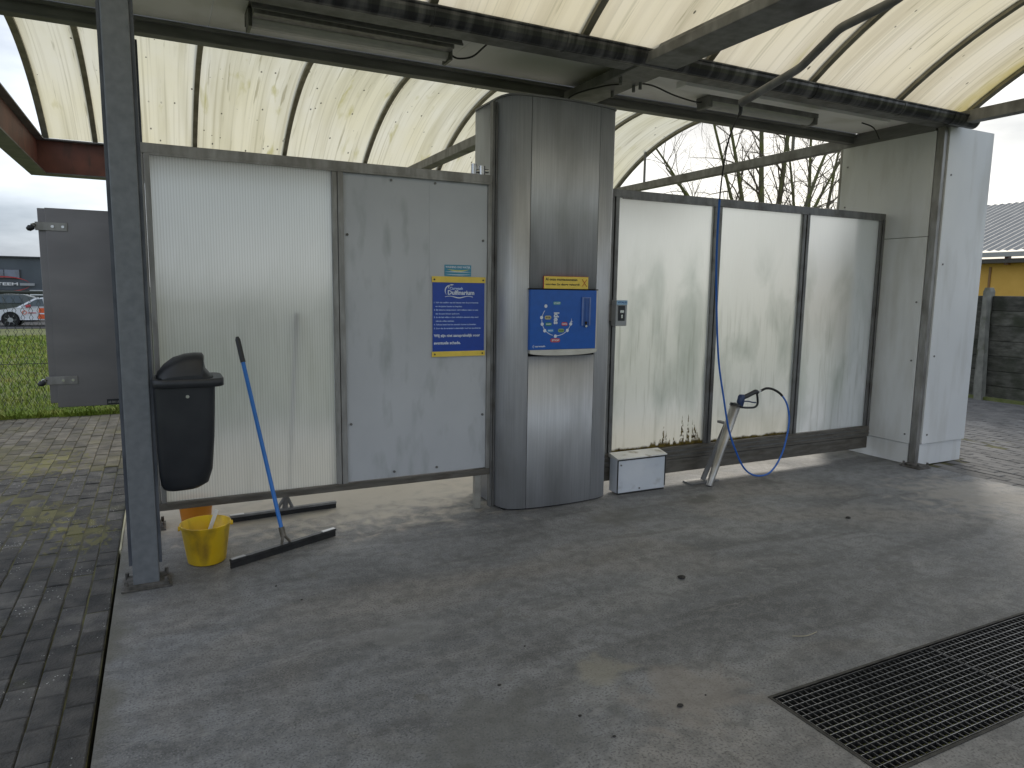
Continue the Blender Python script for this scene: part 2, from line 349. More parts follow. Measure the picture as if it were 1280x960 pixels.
# --- frosted wall sheet
def frosted(name, tint, ribs=False, moss=False, dirt=0.5, clear=0.35, warm=None, rrough=0.42):
    m = bpy.data.materials.new(name); m.use_nodes = True
    t = m.node_tree; N = t.nodes; K = t.links.new; N.clear()
    g = N.new('ShaderNodeNewGeometry')
    sep = N.new('ShaderNodeSeparateXYZ'); K(g.outputs['Position'], sep.inputs[0])
    def noise(sc, st, det, w=0, dist=0):
        a = N.new('ShaderNodeMapping'); a.inputs['Scale'].default_value = st; a.inputs['Location'].default_value = (w, w*1.7, w*0.6)
        K(g.outputs['Position'], a.inputs[0])
        n = N.new('ShaderNodeTexNoise'); n.inputs['Scale'].default_value = sc; n.inputs['Detail'].default_value = det; n.inputs['Distortion'].default_value = dist
        K(a.outputs[0], n.inputs['Vector']); return n.outputs['Fac']
    def ramp(f, a, b):
        r = N.new('ShaderNodeValToRGB'); r.color_ramp.elements[0].position = a; r.color_ramp.elements[1].position = b; K(f, r.inputs[0]); return r.outputs[0]
    def mul(a, b):
        q = N.new('ShaderNodeMath'); q.operation = 'MULTIPLY'; K(a, q.inputs[0])
        if isinstance(b, float): q.inputs[1].default_value = b
        else: K(b, q.inputs[1])
        return q.outputs[0]
    def rng(f, a, b, c=0.0, d=1.0):
        q = N.new('ShaderNodeMapRange'); q.interpolation_type = 'SMOOTHSTEP'
        q.inputs[1].default_value = a; q.inputs[2].default_value = b; q.inputs[3].default_value = c; q.inputs[4].default_value = d; K(f, q.inputs[0]); return q.outputs[0]
    def mix(f, a, b):
        q = N.new('ShaderNodeMix'); q.data_type = 'RGBA'; K(f, q.inputs[0])
        if isinstance(a, tuple): q.inputs[6].default_value = (*a, 1)
        else: K(a, q.inputs[6])
        q.inputs[7].default_value = (*b, 1); return q.outputs[2]
    Z = sep.outputs['Z']
    c = mix(mul(ramp(noise(1.3, (1,1,0.8), 4), 0.35, 0.65), 0.4), tint, tuple(x*0.9 for x in tint))
    smear = mul(mul(ramp(noise(2.1, (1.8,1,0.7), 8, 4.0, 0.4), 0.46, 0.74), rng(Z, 2.15, 1.6)), dirt)
    c = mix(smear, c, (0.40,0.46,0.46))
    drip = mul(mul(ramp(noise(7, (5.0,1,0.35), 6, 9.0, 0.15), 0.52, 0.74), rng(Z, 1.7, 1.2)), 0.45*dirt)
    c = mix(drip, c, (0.28,0.31,0.30))
    if warm: c = mix(mul(rng(Z, warm[0], warm[1]), warm[2]), c, (0.84,0.79,0.66))  # warm glow towards the panel foot, painted into its colour
    fine = ramp(noise(90, (1,1,0.08), 3, 2.0), 0.3, 0.7)
    c = mix(mul(fine, 0.06), c, (0.5,0.5,0.5))
    if ribs:
        wv = N.new('ShaderNodeMath'); wv.operation = 'SINE'
        ml = mul(sep.outputs['X'], 2*PI/0.0157); K(ml, wv.inputs[0])
        rb = rng(wv.outputs[0], -0.4, 0.9)
        c = mix(mul(rb, 0.25), c, (0.36,0.37,0.38))
    tr = N.new('ShaderNodeBsdfTranslucent'); K(c, tr.inputs[0])
    df = N.new('ShaderNodeBsdfDiffuse'); K(c, df.inputs[0])
    rf = N.new('ShaderNodeBsdfRefraction'); rf.inputs['Roughness'].default_value = rrough; rf.inputs['IOR'].default_value = 1.35; K(c, rf.inputs[0])
    s0 = N.new('ShaderNodeMixShader'); s0.inputs[0].default_value = clear; K(tr.outputs[0], s0.inputs[1]); K(rf.outputs[0], s0.inputs[2])
    s = N.new('ShaderNodeMixShader'); s.inputs[0].default_value = 0.08; K(s0.outputs[0], s.inputs[1]); K(df.outputs[0], s.inputs[2])
    gl = N.new('ShaderNodeBsdfGlossy'); gl.inputs['Roughness'].default_value = 0.22
    fr = N.new('ShaderNodeFresnel'); fr.inputs[0].default_value = 1.4
    s2 = N.new('ShaderNodeMixShader'); K(fr.outputs[0], s2.inputs[0]); K(s.outputs[0], s2.inputs[1]); K(gl.outputs[0], s2.inputs[2])
    last = s2.outputs[0]
    if moss:
        md = N.new('ShaderNodeBsdfDiffuse'); K(mix(ramp(noise(30, (1,1,1), 3, 7), 0.4, 0.6), (0.06,0.042,0.018), (0.14,0.105,0.03)), md.inputs[0])
        h = noise(10, (3.2,0.01,0.12), 5, 3.0)
        xm = mul(rng(sep.outputs['X'], 3.55, 3.85), rng(sep.outputs['X'], 4.17, 4.02))
        hh = mul(mul(rng(h, 0.42, 0.72), xm), 0.30)
        n2 = mul(noise(14, (1,1,1), 4, 5.0), 0.045)
        top = N.new('ShaderNodeMath'); top.operation = 'ADD'; K(hh, top.inputs[0]); K(n2, top.inputs[1])
        tp = N.new('ShaderNodeMath'); tp.operation = 'ADD'; K(top.outputs[0], tp.inputs[0]); tp.inputs[1].default_value = 0.312
        ls = N.new('ShaderNodeMath'); ls.operation = 'SUBTRACT'; K(tp.outputs[0], ls.inputs[0]); K(Z, ls.inputs[1])
        brk = ramp(noise(60, (1,1,0.6), 4, 1.0), 0.40, 0.58)
        low = rng(Z, 0.37, 0.335)
        mxm = N.new('ShaderNodeMath'); mxm.operation = 'MAXIMUM'; K(mul(brk, 1.0), mxm.inputs[0]); K(low, mxm.inputs[1])
        mask = mul(rng(ls.outputs[0], -0.01, 0.012), mxm.outputs[0])
        s3 = N.new('ShaderNodeMixShader'); K(mask, s3.inputs[0]); K(last, s3.inputs[1]); K(md.outputs[0], s3.inputs[2]); last = s3.outputs[0]
    o = N.new('ShaderNodeOutputMaterial'); K(last, o.inputs[0])
    return m
RIBP = frosted('ribbed_polycarbonate', (0.80,0.835,0.87), ribs=True, dirt=0.30, clear=0.24, rrough=0.34, warm=(0.85,0.4,0.35))
FROST = frosted('frosted_sheet', (0.80,0.835,0.87), moss=True, dirt=0.85, clear=0.42, rrough=0.5, warm=(0.70, 0.36, 0.45))
FROST2 = frosted('frosted_sheet_cool', (0.76,0.80,0.86), moss=False, dirt=0.7, clear=0.36, rrough=0.34)

# --- concrete
def concrete():
    m = bpy.data.materials.new('washbay_concrete'); m.use_nodes = True
    t = m.node_tree; N = t.nodes; K = t.links.new; p = N['Principled BSDF']
    g = N.new('ShaderNodeNewGeometry')
    def noise(sc, st=(1,1,1), det=6, w=0, dist=0, rot=0):
        a = N.new('ShaderNodeMapping'); a.inputs['Scale'].default_value = st; a.inputs['Location'].default_value = (w, w*1.7, 0); a.inputs['Rotation'].default_value = (0,0,rot)
        K(g.outputs['Position'], a.inputs[0])
        n = N.new('ShaderNodeTexNoise'); n.inputs['Scale'].default_value = sc; n.inputs['Detail'].default_value = det; n.inputs['Distortion'].default_value = dist
        K(a.outputs[0], n.inputs['Vector']); return n.outputs['Fac']
    def ramp(f, a, b):
        r = N.new('ShaderNodeValToRGB'); r.color_ramp.elements[0].position = a; r.color_ramp.elements[1].position = b; K(f, r.inputs[0]); return r.outputs[0]
    def mul(a, b):
        q = N.new('ShaderNodeMath'); q.operation = 'MULTIPLY'; K(a, q.inputs[0])
        if isinstance(b, float): q.inputs[1].default_value = b
        else: K(b, q.inputs[1])
        return q.outputs[0]
    def mix(f, a, b):
        q = N.new('ShaderNodeMix'); q.data_type = 'RGBA'; K(f, q.inputs[0])
        if isinstance(a, tuple): q.inputs[6].default_value = (*a, 1)
        else: K(a, q.inputs[6])
        q.inputs[7].default_value = (*b, 1); return q.outputs[2]
    c = mix(ramp(noise(0.9, (1,1.5,1), 8, 0, 0.6), 0.35, 0.65), (0.142,0.147,0.156), (0.238,0.243,0.252))
    c = mix(mul(ramp(noise(2.2, (0.6,2.2,1), 8, 4, 0.8, 0.35), 0.48, 0.66), 0.75), c, (0.075,0.075,0.077))
    c = mix(mul(ramp(noise(1.5, (0.55,1.5,1), 8, 11, 1.0, -0.3), 0.56, 0.70), 0.65), c, (0.29,0.288,0.282))
    c = mix(mul(ramp(noise(0.75, (0.8,1,1), 7, 17, 0.9), 0.52, 0.63), 0.5), c, (0.29,0.26,0.225))      # washed in sand
    c = mix(mul(ramp(noise(5.5, (1,1,1), 6, 23, 0.5), 0.66, 0.72), 0.8), c, (0.12,0.115,0.105))          # oil spots
    fleck = ramp(noise(150, (1,1,1), 3, 2), 0.50, 0.72); c = mix(mul(fleck, 0.8), c, (0.30,0.30,0.295))
    fk2 = ramp(noise(100, (1,1,1), 4, 8), 0.50, 0.66); c = mix(mul(fk2, 0.75), c, (0.06,0.06,0.06))
    c = mix(mul(ramp(noise(13, (1,1,1), 8, 41, 0.3), 0.42, 0.68), 0.55), c, (0.085,0.085,0.086))
    c = mix(mul(ramp(noise(24, (1,1,1), 6, 47, 0.2), 0.52, 0.70), 0.5), c, (0.23,0.23,0.225))
    for (w_, rot_) in ((51, 0.5), (57, -0.9), (63, 1.9)):
        nn = noise(1.4, (0.5,2.2,1), 5, w_, 1.6, rot_)
        sb = N.new('ShaderNodeMath'); sb.operation = 'SUBTRACT'; K(nn, sb.inputs[0]); sb.inputs[1].default_value = 0.57
        ab = N.new('ShaderNodeMath'); ab.operation = 'ABSOLUTE'; K(sb.outputs[0], ab.inputs[0])
        ln_ = N.new('ShaderNodeMapRange'); ln_.inputs[1].default_value = 0.010; ln_.inputs[2].default_value = 0.0; K(ab.outputs[0], ln_.inputs[0])
        c = mix(mul(mul(ln_.outputs[0], ramp(noise(2.5, (1,1,1), 4, w_+1), 0.5, 0.65)), 0.5), c, (0.30,0.295,0.285))
    def spot(x, y, r, sx, col, k, thr=(0.85, 0.45)):
        global_c = col
        a = N.new('ShaderNodeMapping'); a.vector_type = 'POINT'; a.inputs['Location'].default_value = (-x*sx/r, -y/r, 0); a.inputs['Scale'].default_value = (sx/r, 1/r, 0)
        K(g.outputs['Position'], a.inputs[0])
        ln = N.new('ShaderNodeVectorMath'); ln.operation = 'LENGTH'; K(a.outputs[0], ln.inputs[0])
        ns = mul(noise(8, (1,1,1), 8, x, 0.5), 1.9)
        ad = N.new('ShaderNodeMath'); ad.operation = 'ADD'; K(ln.outputs['Value'], ad.inputs[0]); K(ns, ad.inputs[1])
        q = N.new('ShaderNodeMapRange'); q.interpolation_type = 'SMOOTHSTEP'; q.inputs[1].default_value = thr[0]+0.95; q.inputs[2].default_value = thr[1]+0.75; K(ad.outputs[0], q.inputs[0])
        return mix(mul(q.outputs[0], k), c, col)
    c = spot(3.70, 4.11, 0.16, 0.7, (0.09,0.088,0.08), 0.8)
    c = spot(2.90, 4.02, 0.24, 0.7, (0.10,0.098,0.09), 0.6)
    c = spot(4.60, 4.25, 0.17, 0.8, (0.10,0.098,0.09), 0.75)
    c = spot(1.62, 2.34, 0.16, 0.9, (0.30,0.28,0.22), 0.5)
    c = spot(1.85, 2.03, 0.30, 0.8, (0.26,0.23,0.20), 0.5)
    c = spot(0.82, 1.98, 0.13, 0.9, (0.09,0.09,0.075), 0.8)
    c = spot(1.05, 2.15, 0.35, 0.6, (0.13,0.13,0.12), 0.5)
    c = spot(0.95, 3.0, 0.22, 0.5, (0.25,0.25,0.245), 0.4)
    c = spot(5.9, 3.3, 0.75, 0.8, (0.36,0.33,0.29), 0.55)  # pale sand, with daylight from the open right end painted in
    c = spot(1.3, 5.4, 1.2, 0.6, (0.50,0.45,0.38), 0.7, (0.95, 0.4))  # pale sand patch that also carries the far bay daylight
    # dirt line by the left edge of the slab
    sep = N.new('ShaderNodeSeparateXYZ'); K(g.outputs['Position'], sep.inputs[0])
    ad = N.new('ShaderNodeMath'); ad.operation = 'ADD'; K(sep.outputs['X'], ad.inputs[0]); K(mul(noise(5, (1,1,1), 6, 3), -0.35), ad.inputs[1])
    q = N.new('ShaderNodeMapRange'); q.inputs[1].default_value = -0.46; q.inputs[2].default_value = -0.36; q.inputs[3].default_value = 0.7; q.inputs[4].default_value = 0.0; K(ad.outputs[0], q.inputs[0])
    c = mix(q.outputs[0], c, (0.10,0.095,0.07))
    # far bay slab: sand plus far-side daylight put into a paler colour
    q2 = N.new('ShaderNodeMapRange'); q2.interpolation_type = 'SMOOTHSTEP'; q2.inputs[1].default_value = 4.65; q2.inputs[2].default_value = 5.2; K(sep.outputs['Y'], q2.inputs[0])
    c = mix(mul(q2.outputs[0], 0.65), c, (0.46,0.42,0.355))
    K(c, p.inputs['Base Color'])
    q = N.new('ShaderNodeMapRange'); q.inputs[3].default_value = 0.5; q.inputs[4].default_value = 0.8; K(noise(1.7, (1,1,1), 6, 31), q.inputs[0]); K(q.outputs[0], p.inputs['Roughness'])
    b = N.new('ShaderNodeBump'); b.inputs['Strength'].default_value = 0.22; b.inputs['Distance'].default_value = 0.004; K(noise(130, (1,1,1), 4, 1), b.inputs['Height'])
    b2 = N.new('ShaderNodeBump'); b2.inputs['Strength'].default_value = 0.25; b2.inputs['Distance'].default_value = 0.03; K(noise(3.0, (1,1,1), 7, 6), b2.inputs['Height']); K(b.outputs[0], b2.inputs['Normal'])
    K(b2.outputs[0], p.inputs['Normal'])
    return m
CONC = concrete()
GRASSG = mat('field_ground', (0.10,0.12,0.03), (0.16,0.18,0.045), rough=0.9, scale=1.2, detail=8, grime=(0.11,0.10,0.045), gscale=3, glo=0.5, ghi=0.75, bump=0.4, bscale=60)
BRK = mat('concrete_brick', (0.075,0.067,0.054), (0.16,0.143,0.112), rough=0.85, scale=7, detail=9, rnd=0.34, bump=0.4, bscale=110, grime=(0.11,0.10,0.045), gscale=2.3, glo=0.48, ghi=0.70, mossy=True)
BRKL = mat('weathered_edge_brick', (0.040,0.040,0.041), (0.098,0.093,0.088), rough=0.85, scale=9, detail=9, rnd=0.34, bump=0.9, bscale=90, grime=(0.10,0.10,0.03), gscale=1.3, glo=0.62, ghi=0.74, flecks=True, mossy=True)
BRKR = mat('concrete_brick_right', (0.12,0.117,0.115), (0.19,0.183,0.175), rough=0.85, scale=4, detail=8, rnd=0.2, bump=0.3, bscale=110)
JOINT = mat('joint_sand', (0.05,0.047,0.032), (0.12,0.115,0.045), rough=0.95, scale=6, detail=7, bump=0.4, bscale=80)
BARK = mat('mossy_bark', (0.085,0.08,0.05), (0.15,0.15,0.06), rough=0.9, scale=5, stretch=(1,1,0.4), detail=7, bump=0.5, bscale=30, grime=(0.15,0.17,0.03), gscale=2.5, glo=0.45, ghi=0.7)
TWIG = mat('twig_bark', (0.11,0.085,0.07), (0.16,0.14,0.09), rough=0.9, scale=5)

# ------------------------------------------------------------------ ground
def ground():
    xs = [-900,-300,-120,-60,-30,-15,-8,-6,-3.42,-0.28,6.5,11.75,14,18,26,40,80,160,400,900]
    ys = [-600,-150,-50,-20,-6,0,5,9.62,10.22,10.24,12,15,20,28,36,46,60,90,160,400,1200]
    def z(x, y):
        if -3.43 < x < 11.8 and y < 10.23: return -0.13
        zz = -0.015
        if y > 12: zz -= 0.30*min(1, (y-12)/24)
        return zz
    v = [(x, y, z(x, y)) for y in ys for x in xs]; n = len(xs)
    f = [(j*n+i, j*n+i+1, (j+1)*n+i+1, (j+1)*n+i) for j in range(len(ys)-1) for i in range(n-1)]
    MB().add(v, f).build('ground', GRASSG, kind='structure')
ground()

# slab with a hole for the drain
X0, X1, Y0, Y1 = -0.28, 6.5, -3.2, 9.6
GX0, GX1, GY0, GY1 = 2.12, 5.06, 1.375, 1.87
sl = MB()
ysl = [Y0, GY0, GY1, Y1]; xsl = [X0, GX0, GX1, X1]
for i in range(3):
    for j in range(3):
        if i == 1 and j == 1: continue
        sl.add([(xsl[i],ysl[j],0),(xsl[i+1],ysl[j],0),(xsl[i+1],ysl[j+1],0),(xsl[i],ysl[j+1],0)], [(0,1,2,3)])
sl.add([(X0,Y0,-.2),(X1,Y0,-.2),(X1,Y1,-.2),(X0,Y1,-.2),(X0,Y0,0),(X1,Y0,0),(X1,Y1,0),(X0,Y1,0)], [(0,1,5,4),(1,2,6,5),(2,3,7,6),(3,0,4,7)])
sl.add([(GX0,GY0,-.3),(GX1,GY0,-.3),(GX1,GY1,-.3),(GX0,GY1,-.3),(GX0,GY0,0),(GX1,GY0,0),(GX1,GY1,0),(GX0,GY1,0)], [(4,5,1,0),(5,6,2,1),(6,7,3,2),(7,4,0,3)])
sl.build('washbay_floor', CONC, kind='structure')
box('drain_pit', (GX0+.001, GY0+.001, -.34), (GX1-.001, GY1-.001, -.16), flat('pit_shade', (0.004,0.004,0.004), rough=0.8), kind='structure')  # darkness of the pit put into a near-black colour
box('sand_strip', (-0.292, 4.72, -.1), (-0.282, 6.0, 0.004), mat('pale_sand', (0.45,0.42,0.30), (0.55,0.52,0.38), rough=0.9), kind='structure')

# ------------------------------------------------------------------ grates
GR = mat('grating_steel', (0.06,0.06,0.062), (0.16,0.16,0.165), rough=0.4, metal=0.6, scale=18, detail=6)
GRL = mat('grating_bar_lit_top', (0.20,0.205,0.215), (0.48,0.485,0.50), rough=0.4, metal=0.5, scale=9, detail=6)
GRF = mat('grating_frame_dirty', (0.015,0.014,0.012), (0.05,0.047,0.04), rough=0.7, scale=20)
gl_lab = ['dark steel drain grate at the bottom right, its near left corner on bare concrete', 'dark steel drain grate running out of the picture, second from its left end', 'third drain grate from the left, beyond the picture edge']
GRK = flat('grating_bar_shaded', (0.014,0.014,0.014), rough=0.75)  # shade between the bars put into near-black bar sides
def lit_top(o, m=None):  # light caught on upward faces, given as a brighter material
    o.data.materials.append(m or GRL)
    for p in o.data.polygons:
        if p.normal.z > .9: p.material_index = 1
g0 = None
gw = 0.97
def child_copy(src, root, m=None):
    c = src.copy(); COL.objects.link(c); c.parent = root; return c
for gi in range(3):
    gx = GX0 + 0.008 + gi*(gw+0.006)
    if g0 is None:
        g0 = thing('drain_grate', gl_lab[0], 'drain grate', (gx, GY0, 0), 'steel grates laid end to end over the drain')
        fr = MB(); a, b = gx, gx+gw
        fr.box((a,GY0+.006,-.03),(a+.004,GY1-.006,-.001)).box((b-.004,GY0+.006,-.03),(b,GY1-.006,-.001))
        fr.box((a+.004,GY0+.006,-.03),(b-.004,GY0+.010,-.001)).box((a+.004,GY1-.010,-.03),(b-.004,GY1-.006,-.001))
        o = fr.build('frame', GRK, g0); lit_top(o, GR)
        nb = 15
        me = None
        for k in range(1, nb):
            y = GY0+.008 + (GY1-GY0-.016)*k/nb
            if me is None:
                o = MB().box((a+.004,y-.0012,-.028),(b-.004,y+.0012,-.002)).build('bearing_bar', GRK, g0); me = o; y00 = y
                lit_top(o)
            else:
                c = me.copy(); COL.objects.link(c); c.parent = g0; c.location.y = y-y00
        me = None; nc = 30
        for k in range(1, nc):
            x = a + gw*k/nc
            if me is None:
                me = MB().box((x-.0018,GY0+.010,-.013),(x+.0018,GY1-.010,-.0045)).build('cross_bar', GRK, g0); x00 = x; lit_top(me, GR)
            else:
                c = me.copy(); COL.objects.link(c); c.parent = g0; c.location.x = x-x00
    else:
        r = g0.copy(); COL.objects.link(r); r.location.x = gx; r['label'] = gl_lab[gi]
        for ch in list(g0.children):
            c = ch.copy(); COL.objects.link(c); c.parent = r
fr = MB()
fr.box((GX0-.012,GY1,-.05),(GX1,GY1+.012,.003)).box((GX0-.012,GY0-.012,-.05),(GX1,GY0,.003)).box((GX0-.012,GY0,-.05),(GX0,GY1,.003))
fr.build('drain_edge_frame', GRF, kind='structure')

# ------------------------------------------------------------------ brick pavings
def brick_mesh(name, m):
    w, l, h, c = 0.1025, 0.2135, 0.07, 0.005
    def rr(w, l, z): return [(-w/2,-l/2,z),(w/2,-l/2,z),(w/2,l/2,z),(-w/2,l/2,z)]
    b = MB(); b.loft([rr(w,l,-h), rr(w,l,-c), rr(w-2*c,l-2*c,0)], smooth=False)
    return b.mesh(name, m)
def paving(name, x0, x1, y0, y1, m, skip, off, edge=None, em=None):
    bed = box(name, (x0, y0, -.12), (x1, y1, -.0125), JOINT, kind='structure')
    me = brick_mesh('brick', m); me2 = brick_mesh('brick', em) if em else me
    cells = []
    nx = int((x1-x0)/0.108); ny = int((y1-y0)/0.22)
    for i in range(nx):
        for j in range(ny+1):
            x = (x1 - 0.054 - i*0.108) if off else (x0+0.054+i*0.108)
            y = y0 + j*0.22 + (0.11 if i % 2 else 0.0) + 0.055
            if y > y1-0.1: continue
            if skip(x, y): continue
            q = proj((x, y, 0)); vis = 0
            if q and -40 < q[0] < 1320 and -40 < q[1] < 1000: vis = 1000/q[2]
            cells.append((vis, x, y))
    cells.sort(reverse=True)
    rest = MB(); w, l, h, c = 0.1025, 0.2135, 0.07, 0.004
    rnd = random.Random(3)
    for k, (vis, x, y) in enumerate(cells):
        dx, dy = rnd.uniform(-.0015,.0015), rnd.uniform(-.0015,.0015)
        z = -0.006 + rnd.uniform(-.0035,.003) + 0.006*math.sin(x*2.3+y*1.1)*0.6
        rz = rnd.uniform(-.012,.012); rx = rnd.uniform(-.008,.008); ry = rnd.uniform(-.014,.014)
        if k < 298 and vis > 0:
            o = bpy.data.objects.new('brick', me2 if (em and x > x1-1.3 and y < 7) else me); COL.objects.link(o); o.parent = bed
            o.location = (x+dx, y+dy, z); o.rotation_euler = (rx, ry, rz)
        else:
            b = Matrix.Translation((x+dx, y+dy, z)) @ Matrix.Rotation(rz, 4, 'Z') @ Matrix.Rotation(ry, 4, 'Y')
            vs = []
            for (a, bb, zz) in ((w/2, l/2, -.03), (w/2, l/2, -c), (w/2-c, l/2-c, 0)):
                vs += [b @ Vector((sx*a, sy*bb, zz)) for sx, sy in ((-1,-1),(1,-1),(1,1),(-1,1))]
            fs = [(i, (i+1) % 4, 4+(i+1) % 4, 4+i) for i in range(4)] + [(4+i, 4+(i+1) % 4, 8+(i+1) % 4, 8+i) for i in range(4)] + [(8,9,10,11)]
            rest.add(vs, fs)
    rest.build('brick_field', m, bed, kind='stuff')
    return bed
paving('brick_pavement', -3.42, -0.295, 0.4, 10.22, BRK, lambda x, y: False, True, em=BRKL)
paving('brick_yard', 6.51, 11.72, -1.0, 9.6, BRKR, lambda x, y: x < 7.12 and 4.1 < y < 5.2, False)

# weeds between bricks and grass border, grass field
GB = mat('grass_blade', (0.13,0.21,0.02), (0.26,0.33,0.04), rough=0.7, scale=1.4, detail=6, grime=(0.30,0.28,0.06), gscale=2.2, glo=0.5, ghi=0.7)
def grass(name, n, area, hmin, hmax, seed, w=0.006, m=None, parent=None, dens=None):
    r = random.Random(seed); b = MB(); vs = []; fs = []
    for k in range(n):
        for _ in range(8):
            x = r.uniform(area[0], area[1]); y = area[2] + (area[3]-area[2])*r.random()**1.7
            if dens is None or dens(x, y, r): break
        a = r.uniform(0, 2*PI); h = r.uniform(hmin, hmax); ww = w*(1+(y-area[2])*0.09)
        lx, ly = math.cos(a)*h*r.uniform(.2,.9), math.sin(a)*h*r.uniform(.2,.9)
        cx, cy = math.cos(a+1.57)*ww, math.sin(a+1.57)*ww
        z0 = -0.02 - (0.30*min(1, (y-12)/24) if y > 12 else 0)
        i = len(vs)
        vs += [(x-cx,y-cy,z0),(x+cx,y+cy,z0),(x+lx*.45+cx*.7,y+ly*.45+cy*.7,z0+h*.6),(x+lx*.45-cx*.7,y+ly*.45-cy*.7,z0+h*.6),(x+lx,y+ly,z0+h)]
        fs += [(i,i+1,i+2,i+3),(i+3,i+2,i+4)]
    b.v = vs; b.f = fs; b.sm = [False]*len(fs)
    me = bpy.data.meshes.new(name); me.from_pydata(vs, [], fs); me.materials.append(m or GB)
    o = bpy.data.objects.new(name, me); COL.objects.link(o)
    return setp(o, 'short yellow green grass in the field behind the brick pavement', 'grass', None, 'stuff')
grass('grass', 60000, (-7.5, 1.5, 10.23, 30), 0.03, 0.10, 5)
grass('weeds', 6000, (-3.4, 0.0, 10.02, 10.42), 0.02, 0.11, 6, w=0.010)['label'] = 'weedy fringe where the brick pavement meets the grass'
MOSS = mat('yellow_moss', (0.24,0.23,0.02), (0.33,0.31,0.03), rough=0.95, scale=30)
def mossfn(x, y, r):
    return r.random() < (1.0 if (abs(x+0.62) < 0.32 and 5.0 < y < 6.2) else 0.10)
bpy.data.objects['weeds']['category'] = 'weeds'

# ------------------------------------------------------------------ canopy: frame, beams, posts
POSTX = (-0.133, 6.37)
def post(x, y, label, ztop=3.12, wide=0.125, visible=True):
    t = thing('steel_post', label, 'post', (x, y, 0), 'steel posts carrying the wash bay canopy')
    hw = wide/2
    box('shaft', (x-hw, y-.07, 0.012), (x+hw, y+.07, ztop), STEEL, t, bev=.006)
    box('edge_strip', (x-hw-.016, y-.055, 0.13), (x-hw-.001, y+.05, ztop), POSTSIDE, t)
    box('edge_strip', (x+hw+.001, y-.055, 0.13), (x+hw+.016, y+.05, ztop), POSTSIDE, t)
    return t
p1 = post(POSTX[0], 4.12, 'galvanised steel post in the left foreground, black bin hung on it')
FOOT = mat('foot_plate', (0.06,0.057,0.05), (0.14,0.13,0.12), rough=0.7, metal=0.2, scale=25, detail=7, bump=0.3, bscale=50)
def foot(t, x, y, w=0.24, d=0.19):
    MB().box((x-w/2,y-d/2,0.0005),(x+w/2,y+d/2,0.012)).build('base_plate', FOOT, t, bev=.002)
    MB().prism([(x-w/2+.012,y-d/2+.01),(x+w/2-.012,y-d/2+.01),(x+w/2-.03,y+d/2-.02),(x-w/2+.03,y+d/2-.02)], 2, .012, .03).build('clamp', FOOT, t, bev=.004)
    for sx, sy in ((-1,-1),(1,-1),(1,1),(-1,1)):
        MB().tube([(x+sx*w*.4,y+sy*d*.36,.012),(x+sx*w*.4,y+sy*d*.36,.05)], .011, 6).build('bolt', FOOT, t)
foot(p1, POSTX[0], 4.12)
p2 = post(POSTX[0], 5.10, 'rear steel post hidden behind the foreground post, its foot showing beside the bin', ztop=3.08)
foot(p2, POSTX[0], 5.10, 0.2, 0.18)
p3 = thing('steel_post', 'slim steel corner post at the front corner of the white cabinet', 'post', (6.37, 4.13, 0), 'steel posts carrying the wash bay canopy')
box('shaft', (6.350, 4.114, 0.0), (6.398, 4.18, 3.2), ALU, p3, bev=.004)
foot(p3, 6.34, 4.10, 0.17, 0.20)

def ibeam(b, p, q, w, h, tf=0.014, tw=0.01):
    # I section along X or Y; p,q = bottom centre line ends
    p, q = Vector(p), Vector(q); ax = 0 if abs(q.x-p.x) > abs(q.y-p.y) else 1
    def bb(c0, c1, z0, z1):
        if ax == 0: return ((p.x, p.y+c0, p.z+z0), (q.x, p.y+c1, p.z+z1))
        return ((p.x+c0, p.y, p.z+z0), (p.x+c1, q.y, p.z+z1))
    return bb(-w/2, w/2, 0, tf), bb(-tw/2, tw/2, tf, h-tf), bb(-w/2, w/2, h-tf, h)
fr = thing('canopy_frame', 'dark steel beams carrying the barrel roofs and the white soffit', 'steel frame', (2.6, 4.6, 3.1))
MB().box((-1.05,4.075,3.115),(6.5,4.20,3.13)).box((-1.05,4.16,3.13),(6.5,4.20,3.30)).box((-1.05,4.075,3.13),(6.5,4.115,3.185)).build('front_beam', BEAM, fr, bev=.003)
MB().box((-1.05,5.055,3.128),(6.38,5.14,3.142)).box((-1.05,5.06,3.1425),(6.38,5.085,3.27)).box((-1.05,5.02,3.19),(6.38,5.059,3.213)).build('back_beam', BEAMD, fr, bev=.003)
# tie beams
MB().box((2.93,-0.3,3.10),(3.20,5.02,3.165)).box((3.06,-0.3,3.166),(3.12,4.07,3.25)).build('tie_beam', BEAM, fr, bev=.006)
MB().box((3.0,5.17,3.10),(3.13,9.25,3.20)).build('tie_beam', BEAM, fr, bev=.004)
box('tie_beam', (6.38,-0.3,3.12), (6.48,4.07,3.22), BEAM, fr, bev=.004)
box('tie_beam', (6.38,5.19,3.10), (6.48,9.25,3.20), BEAM, fr, bev=.004)
def soff(x0, x1):
    box('soffit_panel', (x0,4.205,3.215), (x1,5.018,3.235), SOFFIT, fr)
xs = [-1.05, 0.35, 1.9, 3.4, 4.9, 6.42]
for a, b in zip(xs, xs[1:]): soff(a+.0015, b-.0015)
# red eave beams of the far bay
ea = [MB(), MB()]
f1, w1, f2 = ibeam(None, (-1.20,9.34,2.785), (6.5,9.34,2.785), 0.20, 0.375)
MB().box(*w1).build('eave_web', REDBEAM, fr); MB().box(*f1).box(*f2).build('eave_flange', FLANGE, fr)
f1, w1, f2 = ibeam(None, (-1.12,5.17,2.785), (-1.12,9.235,2.785), 0.16, 0.375)
MB().box((-1.125,5.17,2.80),(-1.115,9.333,3.145)).build('side_web', REDBEAM, fr); MB().box(*f1).box(*f2).build('side_flange', FLANGE, fr)
